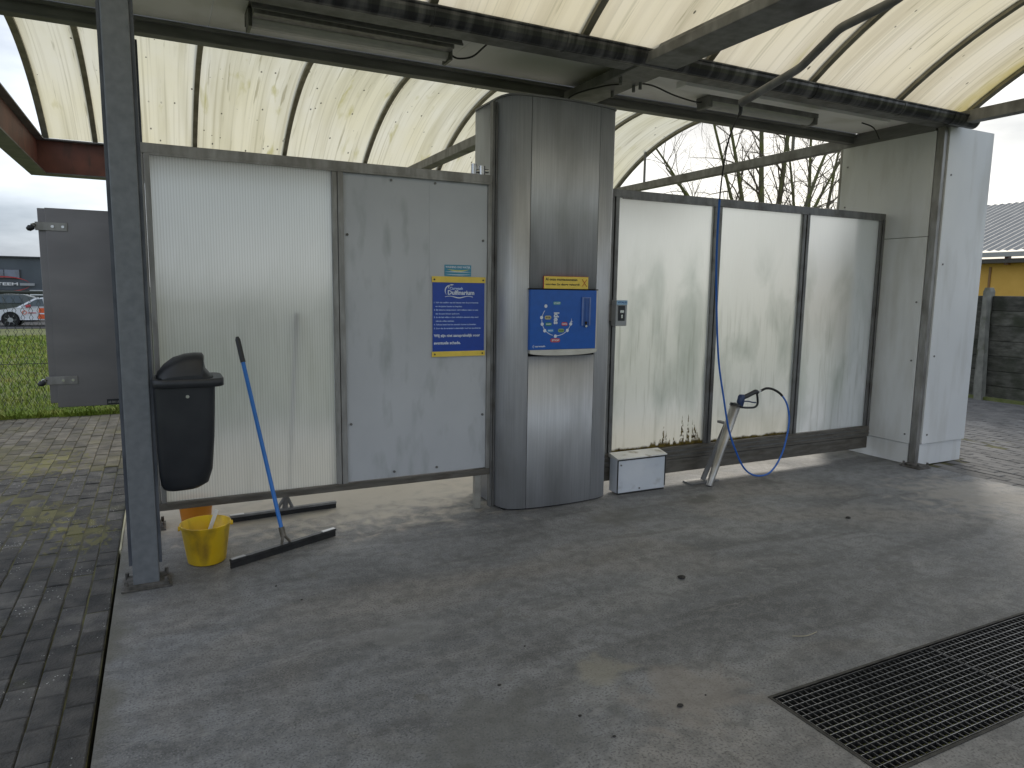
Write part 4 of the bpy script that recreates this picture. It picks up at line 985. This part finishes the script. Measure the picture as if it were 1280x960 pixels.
br = thing('scrub_brush', 'white handled brush standing in the yellow bucket', 'brush', (.2, 4.33, .05))
MB().obox((.165,4.32,.10),(.245,4.395,.285),.022,.010,(0,1,0)).build('handle', flat('white_plastic', (0.7,0.7,0.68)), br, bev=.004)
MB().obox((.165,4.30,.06),(.155,4.33,.11),.05,.035,(0,1,0)).build('head', flat('grey_bristle', (0.35,0.35,0.36), rough=.8), br, bev=.004)

# ------------------------------------------------------------------ squeegees
sq = thing('floor_squeegee', 'floor squeegee with blue handle leaning against the translucent panel', 'squeegee', (.6, 4.28, 0))
A, B = Vector((.292,4.150,0)), Vector((.952,4.452,0))
MB().obox(A+Vector((0,0,.020)), B+Vector((0,0,.020)), .012, .038).build('rubber_blade', RUBBER, sq)
MB().obox(A+Vector((0,0,.046)), B+Vector((0,0,.046)), .030, .014).build('blade_holder', mat('squeegee_holder', (0.02,0.02,0.02), (0.05,0.05,0.05), rough=.4, metal=.4, scale=20), sq, bev=.002)
dd = (B-A).normalized()
MB().obox(B-dd*.10+Vector((0,0,.0545)), B-dd*.005+Vector((0,0,.0545)), .026, .003).build('end_clip', flat('white_metal', (0.7,0.7,0.7), rough=.3, metal=.3), sq)
MB().obox(A+dd*.005+Vector((0,0,.0545)), A+dd*.09+Vector((0,0,.0545)), .026, .003).build('end_clip', flat('grey_metal', (0.25,0.25,0.25), rough=.3, metal=.5), sq)
H0 = Vector((.603,4.293,.115)); H1 = Vector((.412,4.597,1.298)); mid_ = (A+B)/2
MB().tube([H0, H0.lerp(H1, .87)], .0125, 12).build('handle', BLUEH, sq)
MB().tube([H0.lerp(H1, .87), H0.lerp(H1, .985), H1], [.0155,.0155,.009], 12).build('grip', BLACK, sq)
MB().tube([H0-(H1-H0)*.012, H0+(H1-H0)*.035], .018, 10).tube([H0, mid_-dd*.03+Vector((0,0,.053))], .009, 6).tube([H0, mid_+dd*.03+Vector((0,0,.053))], .009, 6).build('socket', mat('socket_metal', (0.10,0.09,0.07), (0.2,0.18,0.15), rough=.5, metal=.4, scale=30), sq)
s2 = thing('floor_squeegee', 'dark floor squeegee lying behind the partition, handle seen through the panel', 'squeegee', (.72, 5.03, 0))
A, B = Vector((.36,5.00,0)), Vector((1.09,5.05,0))
MB().obox(A+Vector((0,0,.018)), B+Vector((0,0,.018)), .012, .034).build('rubber_blade', RUBBER, s2)
MB().obox(A+Vector((0,0,.043)), B+Vector((0,0,.043)), .034, .016).build('blade_holder', BEAM, s2, bev=.002)
MB().obox(A+Vector((0,0,.053)), A+Vector((.09,.006,.053)), .03, .003).build('end_clip', flat('white_metal2', (0.6,0.6,0.6)), s2)
H0 = Vector((.735,5.01,.15)); H1 = Vector((.780,4.665,1.44)); mid_ = (A+B)/2
MB().tube([H0, H1], .015, 12).build('handle', BEAMD, s2)
MB().tube([H0, mid_+Vector((-.05,0,.052))], .013, 6).tube([H0, mid_+Vector((.05,0,.052))], .013, 6).tube([H0, mid_+Vector((0,0,.052))], .02, 6).build('socket', BEAM, s2)

# ------------------------------------------------------------------ lance holder, gun, hose, boom
lh = thing('lance_holder', 'leaning steel tube holder for the spray lance in front of the frosted wall', 'lance holder', (4.1, 4.35, 0))
T0, T1 = Vector((4.052,4.375,0.004)), Vector((4.345,4.43,.655))
d_ = (T1-T0).normalized()
n = 18
q_ = d_.cross(Vector((0,0,1))).normalized(); w_ = q_.cross(d_)
def rg(c, r): return [c+(q_*math.cos(2*PI*k/n)+w_*math.sin(2*PI*k/n))*r for k in range(n)]
MB().loft([rg(T0,.026), rg(T1,.044), rg(T1,.040), rg(T0+d_*.05,.022)]).build('tube', PIPE, lh)
MB().obox((4.09,4.50,.02),(4.33,4.50,.50),.05,.012,(0,1,0)).build('back_plate', BEAM, lh, bev=.002)
MB().obox((4.30,4.45,.50),(4.31,4.58,.50),.03,.02).build('wall_clamp', BEAM, lh)
MB().box((3.93,4.46,.001),(4.24,4.57,.014)).build('floor_plate', BEAMD, lh, bev=.003)
gn = thing('spray_gun', 'black and navy high pressure spray gun resting in the tube holder', 'spray gun', (4.4, 4.42, .65))
GYp = 4.43
MB().obox(T1-d_*.12, T1+d_*.03, .03, .03).build('lance_shaft', CHROME, gn)
MB().tube([T1-d_*.002, T1+d_*.016], .049, 16).build('guard_disc', BLACK, gn)
MB().loft([rrect(0,0,0,.05,.04,.012), rrect(.006,0,.04,.062,.045,.014), rrect(.012,0,.085,.055,.042,.014), rrect(.014,0,.10,.035,.03,.01)]).build('valve_body', GUNB, gn)
vb = gn.children[-1]; vb.location = Vector((4.398,GYp,.652))-Vector((4.4,4.42,.65)); vb.data.transform(Matrix.Translation(Vector((4.4,4.42,.65))))
MB().tube(smoothpath([(4.42,GYp,.722),(4.47,GYp,.735),(4.53,GYp,.755),(4.572,GYp,.768),(4.592,GYp,.758)], 4), [.020]*17, 10).build('grip', BLACK, gn)
MB().tube(smoothpath([(4.585,GYp,.762),(4.600,GYp,.70),(4.600,GYp,.655),(4.57,GYp,.632),(4.50,GYp,.632),(4.42,GYp,.640)], 5), .0095, 8).build('trigger_guard', BLACK, gn)
MB().tube(smoothpath([(4.44,GYp,.690),(4.49,GYp,.688),(4.545,GYp,.676),(4.582,GYp,.672)], 4), .006, 8).build('trigger', GUNB, gn)
MB().tube([(4.590,GYp,.758),(4.632,GYp,.772)], .009, 10).build('swivel', CHROME, gn)
hs = thing('pressure_hose', 'blue pressure hose hanging from the boom and looping to the gun', 'hose', (4.3, 4.2, .5))
hp_ = [(3.540,3.72,2.80),(3.485,3.74,2.66),(3.500,3.80,2.49),(3.560,3.89,2.26),(3.640,3.98,1.90),(3.745,4.07,1.55),(3.870,4.15,1.10),(3.997,4.20,.76),(4.090,4.23,.52),(4.190,4.25,.34),(4.337,4.28,.15),(4.501,4.30,.062),(4.690,4.32,.070),(4.839,4.34,.22),(4.920,4.36,.46),(4.915,4.38,.62),(4.860,4.40,.72),(4.78,4.42,.775),(4.70,4.43,.79),(4.632,4.43,.772)]
sp_ = smoothpath(hp_, 7)
k1 = 7*3; k2 = 7*16
MB().tube(sp_[:k1+1], .0055, 8).build('black_sleeve', RUBBER, hs)
MB().tube(sp_[k1:k2+1], .0078, 10).build('blue_hose', HOSE, hs)
MB().tube(sp_[k2:], .0105, 10).build('black_sleeve', RUBBER, hs)
bm_ = thing('swivel_boom', 'bent steel swivel boom reaching down from the near roof with the hose', 'boom', (3.6, 3.0, 3.0))
bq = [Vector(p) for p in ((3.56,1.95,3.52),(3.62,2.30,3.325),(3.643,2.70,3.192),(3.584,3.0,3.131),(3.614,3.30,2.995),(3.525,3.70,2.862))]
bp = [bq[0]]
for k in range(1, 5):
    c_ = bq[k]; a_ = c_.lerp(bq[k-1], .10); e_ = c_.lerp(bq[k+1], .10)
    for t_ in (0, .25, .5, .75, 1): bp.append(a_*(1-t_)**2+c_*2*t_*(1-t_)+e_*t_*t_)
bp.append(bq[5])
MB().tube(bp, .026, 12).build('arm', BEAM, bm_)
MB().tube([(3.525,3.70,2.862),(3.545,3.715,2.82),(3.540,3.72,2.79)], [.015,.013,.012], 10).build('hose_swivel', BLACK, bm_)
MB().tube([(3.56,1.95,3.46),(3.56,1.95,3.83)], .03, 12).build('pivot', BEAM, bm_)

# ------------------------------------------------------------------ lamps on the soffit
l1 = thing('batten_light', 'long unlit fluorescent light on the soffit above the ribbed panel', 'ceiling light', (1.15, 4.6, 3.15), 'unlit batten lights under the soffit')
MB().prism([(4.365,3.150),(4.372,3.150),(4.40,3.205),(4.70,3.205),(4.712,3.150),(4.719,3.150),(4.705,3.214),(4.395,3.214)], 0, .53, 1.80).build('tray', BEAM, l1)
MB().box((.55,4.46,3.15),(1.78,4.55,3.20)).build('gear_box', ALU, l1, bev=.003)
MB().prism([(4.60+.055*math.cos(PI+PI*k/8), 3.165+.055*math.sin(PI+PI*k/8)) for k in range(9)], 0, .555, 1.775).build('diffuser', DIFF, l1)
for x in (.53, 1.775): MB().box((x,4.53,3.10),(x+.02,4.67,3.20)).build('end_cap', ALUD, l1, bev=.002)
MB().box((.53,4.358,3.143),(1.80,4.366,3.156)).build('front_lip', BEAMD, l1)
l2 = thing('batten_light', 'shorter unlit fluorescent light on the soffit right of the machine', 'ceiling light', (4.65, 4.7, 3.15), 'unlit batten lights under the soffit')
MB().box((4.08,4.62,3.165),(5.33,4.80,3.212)).build('housing', BEAM, l2, bev=.006)
MB().prism([(4.70+.06*math.cos(PI+PI*k/8), 3.165+.05*math.sin(PI+PI*k/8)) for k in range(9)], 0, 4.12, 5.29).build('diffuser', DIFF, l2)
for x in (4.07, 5.29): MB().box((x,4.625,3.11),(x+.04,4.78,3.19)).build('end_cap', BEAM, l2, bev=.008)
CABM = flat('black_cable', (0.02,0.02,0.02), rough=.6)
cbk = thing('cable_run', 'thin black cable clipped along the soffit right of the machine', 'cable', (4.9, 4.36, 3.2))
MB().tube([(3.60,4.34,3.205),(6.0,4.36,3.205)], .005, 6).build('cable', CABM, cbk)
for x in (4.45, 4.95, 5.45, 5.93): MB().box((x,4.335,3.195),(x+.02,4.375,3.214)).build('clip', ALUD, cbk, bev=.002)
MB().box((3.65,4.42,3.17),(6.02,4.53,3.2145)).build('cable_duct', SOFFIT, cbk, bev=.003)
def cable(label, pts, r=.006):
    t = MB().tube(smoothpath(pts, 6), r, 6).build('loose_cable', CABM, loc=pts[0]); setp(t, label, 'cable'); return t
cable('short cable linking the left soffit light to the front beam', [(1.80,4.60,3.16),(1.86,4.60,3.14),(1.93,4.52,3.14),(1.96,4.40,3.17),(1.98,4.25,3.20)])
cable('black cable curling on top of the machine column below the tie beam', [(2.74,4.86,2.94),(2.70,4.80,3.00),(2.74,4.72,3.03),(2.82,4.74,2.98),(2.76,4.80,2.96),(2.80,4.66,3.04),(2.95,4.50,3.085),(3.05,4.40,3.09)])
cable('cable running from the tie beam to the right soffit light', [(3.20,4.52,3.15),(3.45,4.58,3.18),(3.75,4.68,3.17),(4.0,4.72,3.16),(4.08,4.72,3.17)])
cable('thick cable sagging from the tie beam under the front beam', [(3.22,4.15,3.16),(3.45,4.25,3.17),(3.8,4.30,3.18),(4.1,4.32,3.20)], .009)
cable('short cable tail by the white cabinet under the soffit', [(5.95,4.66,3.205),(6.08,4.66,3.19),(6.20,4.70,3.17),(6.34,4.76,3.12)])
# flood light on far tie beam
cl = thing('beam_clamp', 'row of bolts and clamps under the tie beam above the machine', 'clamp', (3.1, 4.3, 3.09))
for x, y in ((3.17,4.42),(3.17,4.34),(3.12,4.62),(2.97,4.3)): MB().tube([(x,y,3.10),(x,y,3.055)], .012, 6).build('bolt', BEAMD, cl)

# ------------------------------------------------------------------ debris on the floor
GRIT = ['largest dark pebble, alone in the middle of the concrete floor', 'oval dark pebble near the bottom edge, left of the drain grate', 'dark crumb at the very bottom edge left of the drain grate',
        'dark crumb just above the oval pebble left of the drain grate', 'tiny dark crumb on bare concrete below the pale worn patch', 'dark pebble on the floor in front of the third frosted panel',
        'dark crumb on the lower middle floor, left of the pale worn patch', 'tiny dark crumb on the floor just in front of the yellow bucket and squeegee', 'tiny crumb on the floor below the near squeegee blade', 'tiny crumb between the pale patch and the big pebble']
PEB = mat('dark_pebble', (0.02,0.018,0.016), (0.05,0.045,0.04), rough=.9, scale=40)
for k, (x, y) in enumerate([(2.572,2.959),(1.746,1.982),(1.404,1.935),(1.89,1.999),(1.358,2.096),(4.393,3.304),(1.169,2.414),(.489,3.793),(.584,3.565),(1.411,2.653)]):
    r = (.020,.011,.006,.004,.006,.016,.007,.006,.005,.005)[k]
    rn = random.Random(k); b = MB(); rings = []
    for j in range(5):
        ph = PI*(j+.5)/5; rings.append([(x+r*math.sin(ph)*math.cos(a)*rn.uniform(.8,1.2)*1.25, y+r*math.sin(ph)*math.sin(a)*rn.uniform(.8,1.2), r*.45*(1-math.cos(ph))) for a in [2*PI*i/8 for i in range(8)]])
    o = b.loft(rings).build('pebble', PEB, loc=(x, y, 0))
    setp(o, GRIT[k], 'grit', 'bits of grit scattered on the concrete floor')
lf = MB().tube(smoothpath([(2.60,2.20,.004),(2.66,2.17,.006),(2.74,2.18,.004)], 4), .0022, 5).build('straw', flat('dry_straw', (0.4,0.35,0.25)), loc=(2.6, 2.2, 0))
setp(lf, 'thin dry straw on the concrete just beyond the drain grate', 'straw')

# ------------------------------------------------------------------ right background: concrete fence, yellow building
FEN = mat('weathered_concrete_board', (0.050,0.050,0.040), (0.12,0.118,0.10), rough=.9, scale=6, stretch=(1,1,3), detail=8, bump=.6, bscale=20, bstretch=(1,1,2), rnd=.25, grime=(0.03,0.035,0.02), gscale=3, glo=.45, ghi=.7)
FPO = mat('concrete_fence_post', (0.16,0.16,0.14), (0.24,0.24,0.21), rough=.9, scale=8, detail=7, grime=(0.09,0.10,0.06), gscale=4)
fe = thing('concrete_fence', 'tall dark fence of rough concrete boards and posts right of the cabinet', 'fence', (11.75, 5, 0))
posts = [-1.0, 0.9, 2.8, 4.7, 6.66, 8.55, 10.5, 12.4]
for j, (a, b) in enumerate(zip(posts, posts[1:])):
    for k in range(7):
        z0 = -.02+k*.236; rn = random.Random(j*10+k)
        o = box('board', (11.75+rn.uniform(-.006,.006), a+.06, z0), (11.80, b-.06, z0+.2358), FEN, fe, bev=.014)
for y in posts:
    b = MB().prism([(y-.06,-.1),(y+.06,-.1),(y+.055,1.70),(y+.03,1.76),(y-.03,1.76),(y-.055,1.70)], 0, 11.69, 11.82).build('post', FPO, fe, bev=.006)
MB().prism([(6.50,-.05),(6.62,-.05),(6.62,1.60),(6.57,1.62)], 0, 11.55, 11.66).build('stay', FPO, fe, bev=.006)
box('footing', (11.60,-1.0,-.02), (11.69,12.4,.045), mat('mossy_footing', (0.10,0.12,0.03), (0.17,0.18,0.08), rough=.95, scale=6), kind='structure')
yb = thing('yellow_building', 'yellow rendered building with grey corrugated roof above the concrete fence', 'building', (24, 12, 0))
YW = mat('yellow_render', (0.62,0.36,0.07), (0.68,0.41,0.09), rough=.8, scale=2, detail=5)
MB().box((22.0,7.0,-.2),(32,30,2.72)).build('wall', YW, yb)
box('pilaster', (21.97,12.46,-.1), (22.0,12.52,2.5), flat('brown_trim', (0.25,0.13,0.04)), yb)
ROOFM = mat('corrugated_roof_grey', (0.22,0.22,0.215), (0.28,0.275,0.26), rough=.7, scale=2, stretch=(1,4,1), detail=5)
b = MB(); vs = []; ny = 200
for k in range(ny+1):
    y = 6.6+23.8*k/ny; c = .035*(1 if k % 2 else -1)
    vs += [(21.55,y,2.95+c*.5),(27.2,y,4.95+c*.5)]
b.add(vs, [(2*k,2*k+1,2*k+3,2*k+2) for k in range(ny)]).build('roof', ROOFM, yb)
MB().box((21.50,6.6,2.77),(21.62,30.4,2.90)).build('gutter', flat('grey_gutter', (0.36,0.36,0.35)), yb)
MB().box((21.62,6.6,2.60),(22.0,30.4,2.72)).build('eaves_board', flat('dark_eaves', (0.08,0.07,0.06)), yb)
MB().box((21.75,11.9,2.55),(21.9,12.0,2.80)).build('bracket', flat('rusty_bracket', (0.25,0.12,0.08)), yb)

# ------------------------------------------------------------------ left background
cf_ = thing('wire_fence', 'chain link fence with dark top rail behind the brick pavement at far left', 'fence', (-3, 10.42, 0))
WIRE = flat('dark_wire', (0.06,0.07,0.06), rough=.5, metal=.4)
FX0, FX1, FZ = -8.0, 1.0, 1.50
b = MB(); s_ = .085
n_ = int((FX1-FX0)/s_)
for i in range(n_):
    for sgn in (1, -1):
        pts = []; nz_ = int(FZ/s_)
        for k in range(nz_+1): pts.append((FX0+i*s_+(s_/2 if (k % 2) else 0)*sgn+(0 if sgn == 1 else s_/2), 10.42+.003*sgn, k*s_))
        vs = []
        for (x, y, z) in pts: vs += [(x-.0028,y,z),(x+.0028,y-.002,z),(x,y+.004,z)]
        b.add(vs, [(3*k+c, 3*k+(c+1) % 3, 3*k+3+(c+1) % 3, 3*k+3+c) for k in range(len(pts)-1) for c in range(3)])
b.build('mesh_wire', WIRE, cf_, kind='stuff')
tube('top_rail', [(FX0,10.42,1.50),(FX1,10.42,1.50)], .021, WIRE, cf_)
tube('tension_wire', [(FX0,10.42,.62),(FX1,10.42,.62)], .004, WIRE, cf_, n=5)
for x in (-7.9,-5.55,-3.2,-.85,.95): tube('fence_post', [(x,10.46,-.1),(x,10.46,1.52)], .024, WIRE, cf_)

gb = thing('grey_warehouse', 'low dark grey commercial building with a red swoosh logo at the far left', 'building', (-12, 70, 0))
GW = mat('slate_cladding', (0.065,0.078,0.095), (0.085,0.10,0.12), rough=.6, scale=.5, detail=4)
GWS = 70/55.0
def bx_(n_2, x0, x1, z0, z1, m, d0=0.0, d1=.2, par=gb): return box(n_2, (x0*GWS,70-d1,1.6+(z0-1.6)*GWS), (x1*GWS,70-d0,1.6+(z1-1.6)*GWS), m, par)
MB().box((-30,70,-.5),(-7.9,90,1.6+(3.32-1.6)*GWS)).build('wall', GW, gb)
GLS = mat('reflecting_glass', (0.02,0.03,0.05), (0.10,0.14,0.22), rough=.08, scale=.8, spec=1.0)
f_ = bx_('window', -9.6, -7.95, 1.95, 2.52, flat('dark_frame', (0.03,0.03,0.035)), 0, .1)
for a, c in ((-9.55,-8.85),(-8.80,-8.02)):
    o = box('pane', (a*GWS,69.87,1.6+.38*GWS), (c*GWS,69.9,1.6+.9*GWS), GLS, f_)
bx_('roof_edge', -24, -6.15, 3.28, 3.36, flat('dark_coping', (0.04,0.045,0.055)), -.2, .25)
RS = flat('red_sign', (0.42,0.03,0.035)); 
cx, cz = -8.85*GWS, 1.6-.02*GWS
for a0, a1, dz in ((PI*.06, PI*.94, .02), (PI*1.06, PI*1.94, -.02)):
    v = []
    for k in range(25):
        a = a0+(a1-a0)*k/24; w = .10*math.sin(PI*(k+.3)/24.6)
        v += [(cx+1.75*math.cos(a), 69.75, cz+dz+.52*math.sin(a)), (cx+(1.75+w)*math.cos(a), 69.75, cz+dz+(.52+w)*math.sin(a))]
    b = MB().add(v, [(2*k,2*k+1,2*k+3,2*k+2) for k in range(24)]); b.build('logo_swoosh', RS, gb)
text('MARSTEEM', cx-2.0, cz-.10, 2.95, .24, 69.72, flat('white_sign', (0.75,0.75,0.78)), gb)
bx_('sign_box', -8.0, -7.22, 1.50, 1.66, flat('grey_sign_box', (0.32,0.33,0.36)), .2, .35)
bx_('shop_front', -12, -7.55, .2, 1.22, flat('dark_shop_front', (0.015,0.016,0.02), rough=.2), 0, .12)
bx_('white_panel', -7.52, -6.72, .88, 1.22, flat('white_facade_panel', (0.62,0.64,0.68)), .0, .15)

CARG = mat('car_glass', (0.02,0.035,0.04), (0.05,0.08,0.09), rough=.06, scale=1, spec=1.0)
TYRE = flat('tyre', (0.015,0.015,0.016), rough=.8)
RIM = flat('alloy_rim', (0.45,0.46,0.48), rough=.3, metal=.8)
def car(label, x, y, z, paint, decals, S=.90):
    t = thing('parked_car', label, 'car', (x, y, z))
    def pt(a, b_, c): return (x+a*S, y+b_*S, z+c*S)
    low = [(-2.05,.32),(-2.08,.62),(-1.95,.80),(-1.1,.95),(-.3,.98),(1.4,1.0),(1.98,.96),(2.05,.6),(2.0,.30)]
    def sec(off, k): return [pt(a, off, c if k == 1 else .62+(c-.62)*k) for a, c in low]
    MB().loft([sec(-.84,.88), sec(-.88,.97), sec(.88,.97), sec(.84,.88)], smooth=False).build('body', paint, t, bev=.03)
    cab = [(-1.05,.94),(-.30,1.40),(.1,1.46),(1.0,1.44),(1.55,1.25),(1.95,.98)]
    MB().loft([[pt(a, -.80+(c-.94)*.32, c) for a, c in cab], [pt(a, .80-(c-.94)*.32, c) for a, c in cab]], smooth=False).build('cabin', paint, t, bev=.02)
    for w_3 in ([(-.80,1.0),(-.22,1.35),(.05,1.38),(.12,1.0)], [(.18,1.0),(.14,1.385),(.85,1.37),(1.05,1.0)]):
        pts = [pt(a, -.825+(c-.94)*.32, c) for a, c in w_3]; pts2 = [pt(a, -.80+(c-.94)*.32, c) for a, c in w_3]
        MB().loft([pts, pts2], smooth=False).build('side_window', CARG, t)
    MB().loft([[pt(-1.0,-.70,.98), pt(-.33,-.58,1.38)], [pt(-1.03,-.70,1.0), pt(-.36,-.58,1.40)], [pt(-1.03,.70,1.0), pt(-.36,.58,1.40)], [pt(-1.0,.70,.98), pt(-.33,.58,1.38)]], smooth=False, caps=False).build('windscreen', CARG, t)
    for a in (-1.32, 1.25):
        for s in (-1, 1):
            w = MB().tube([pt(a, s*.72, .33), pt(a, s*.90, .33)], .33*S, 20).build('wheel', TYRE, t)
            MB().tube([pt(a, s*.89, .33), pt(a, s*.915, .33)], .12*S, 12).build('hub', RIM, w)
            for k in range(7):
                an = 2*PI*k/7; MB().obox(pt(a+.06*math.cos(an), s*.915, .33+.06*math.sin(an)), pt(a+.25*math.cos(an), s*.905, .33+.25*math.sin(an)), .05*S, .012).build('spoke', RIM, w)
            MB().tube([pt(a, s*.70, .36), pt(a, s*.886, .36)], .385*S, 20).build('wheel_arch', DARK, t)
    MB().obox(pt(-.62,-.92,1.0), pt(-.45,-1.02,1.04), .12, .12).build('mirror', REDP if decals else paint, t, bev=.02)
    MB().tube([pt(-2.0,-.6,.66), pt(-1.85,-.87,.70)], .07, 8).build('headlight', CHROME, t)
    if decals:
        OR = flat('orange_decal', (0.75,0.12,0.03))
        MB().add([pt(-.16,-.886,.38), pt(.6,-.886,.38), pt(.6,-.882,.92), pt(-.10,-.882,.92)], [(0,1,2,3)]).build('orange_stripe', OR, t)
        MB().add([pt(-.14,-.889,.62), pt(.3,-.889,.60), pt(.3,-.889,.66), pt(-.12,-.889,.68)], [(0,1,2,3)]).build('white_stripe', WPRINT, t)
        n_3 = 16; MB().add([pt(-.72+.10*math.cos(2*PI*k/n_3), -.888, .70+.10*math.sin(2*PI*k/n_3)) for k in range(n_3)]+[pt(-.72+.07*math.cos(2*PI*k/n_3), -.888, .70+.07*math.sin(2*PI*k/n_3)) for k in range(n_3)], [(k,(k+1) % n_3,n_3+(k+1) % n_3,n_3+k) for k in range(n_3)]).build('round_logo', OR, t)
        MB().add([pt(-.58,-.888,.66), pt(-.22,-.888,.66), pt(-.22,-.888,.70), pt(-.58,-.888,.70)], [(0,1,2,3)]).build('lettering_line', REDP, t)
    return t
CW = mat('white_car_paint', (0.70,0.72,0.76), (0.74,0.76,0.79), rough=.25, scale=1, coat=.5)
CD = mat('dark_green_car_paint', (0.05,0.065,0.06), (0.08,0.095,0.09), rough=.25, scale=1, coat=.5)
CG = mat('grey_car_paint', (0.16,0.17,0.18), (0.2,0.21,0.22), rough=.25, scale=1, coat=.5)
car('white hatchback with orange door decals parked beyond the grass at far left', -4.85, 39, -.30, CW, True)
car('dark green car parked behind the white hatchback', -7.2, 44, -.31, CD, False, .96)
car('grey car parked at the left edge behind the white hatchback', -12.3, 48, -.31, CG, False)
tl = MB().box((-30,36.5,-.31),(12,56,-.298)).build('car_park', mat('asphalt', (0.05,0.05,0.052), (0.07,0.07,0.07), rough=.85, scale=3), kind='structure')

# ------------------------------------------------------------------ trees
def tree(label, base, stems, seed, twig_depth=3):
    t = thing('bare_tree', label, 'tree', base)
    rn = random.Random(seed); tw = MB()
    bx0 = Vector(base)
    def branch(start, dirv, length, r, depth, mb, bend=.30):
        n_4 = 6 if depth > 1 else 4; pts = [start.copy()]; rs = [r]; d = dirv.normalized(); p = start.copy()
        for k in range(n_4):
            d = (d + Vector((rn.gauss(0,bend), rn.gauss(0,bend), rn.gauss(0,bend)+.05))*.5).normalized()
            p = p + d*length/n_4; pts.append(p.copy()); rs.append(r*(1-.75*(k+1)/n_4))
            if depth > 0 and k >= 0:
                for _ in range(1 if depth > 1 else 1+(rn.random() < .40)):
                    if rn.random() < .80:
                        ax = Vector((rn.gauss(0,1), rn.gauss(0,1), rn.gauss(0,.6)+.25)).normalized()
                        cd = (d*.75 + ax*.75).normalized()
                        branch(p, cd, length*rn.uniform(.42,.68), rs[-1]*rn.uniform(.45,.62), depth-1, tw, bend*1.15)
        mb.tube(pts, rs, 7 if r > .05 else (5 if r > .02 else 3), caps=False)
    tr = MB(); tr.tube([bx0, bx0+Vector((0,0,1.2)), bx0+Vector((.1,0,2.4)), bx0+Vector((.1,.05,3.2))], [.34,.28,.26,.22], 10); tr.build('trunk', BARK, t)
    for (tx, ty_, tz, r) in stems:
        mb = MB(); s0 = bx0+Vector((.1,0,2.7+rn.uniform(-.5,.3))); e = bx0+Vector((tx, ty_, tz))
        # curved stem: first outward, then upward
        m1 = s0.lerp(e, .35)+Vector((tx*.10, ty_*.1, -.35)); m2 = s0.lerp(e, .7)+Vector((tx*.05, 0, -.1))
        P = smoothpath([s0, m1, m2, e], 5); rr_ = [r*(1-.72*k/(len(P)-1)) for k in range(len(P))]
        mb.tube(P, rr_, 9, caps=False); mb.build('limb', BARK, t)
        for k in range(3, len(P)):
            d = (P[k]-P[k-1]).normalized()
            for _ in range(1+(rn.random() < .35)):
                ax = Vector((rn.gauss(0,1), rn.gauss(0,1), rn.gauss(0,.5)+.3)).normalized()
                branch(P[k], (d*.6+ax*.8), rn.uniform(1.1,2.3), max(.018, rr_[k]*.42), twig_depth-1, tw)
    tw.build('twigs', TWIG, t, kind='stuff')
    return t
tree('large bare tree with mossy limbs rising behind the frosted wall', (18.6,18,-.1),
     [(-2.0,0,7.6,.11),(-.3,.4,9.5,.13),(.7,-.3,9.5,.12),(-4.2,.2,5.6,.085),(-3.4,-.4,8.2,.08),(2.9,-.2,7.6,.10),(3.9,.4,6.6,.09),(-5.2,.5,7.0,.07),(4.6,.1,5.6,.07)], 4)
tree('second bare tree right of the large one, partly behind the white cabinet', (22.4,19.5,-.1),
     [(-1.6,0,8.0,.08),(0,.3,9,.10),(1.5,0,8.2,.09)], 11)
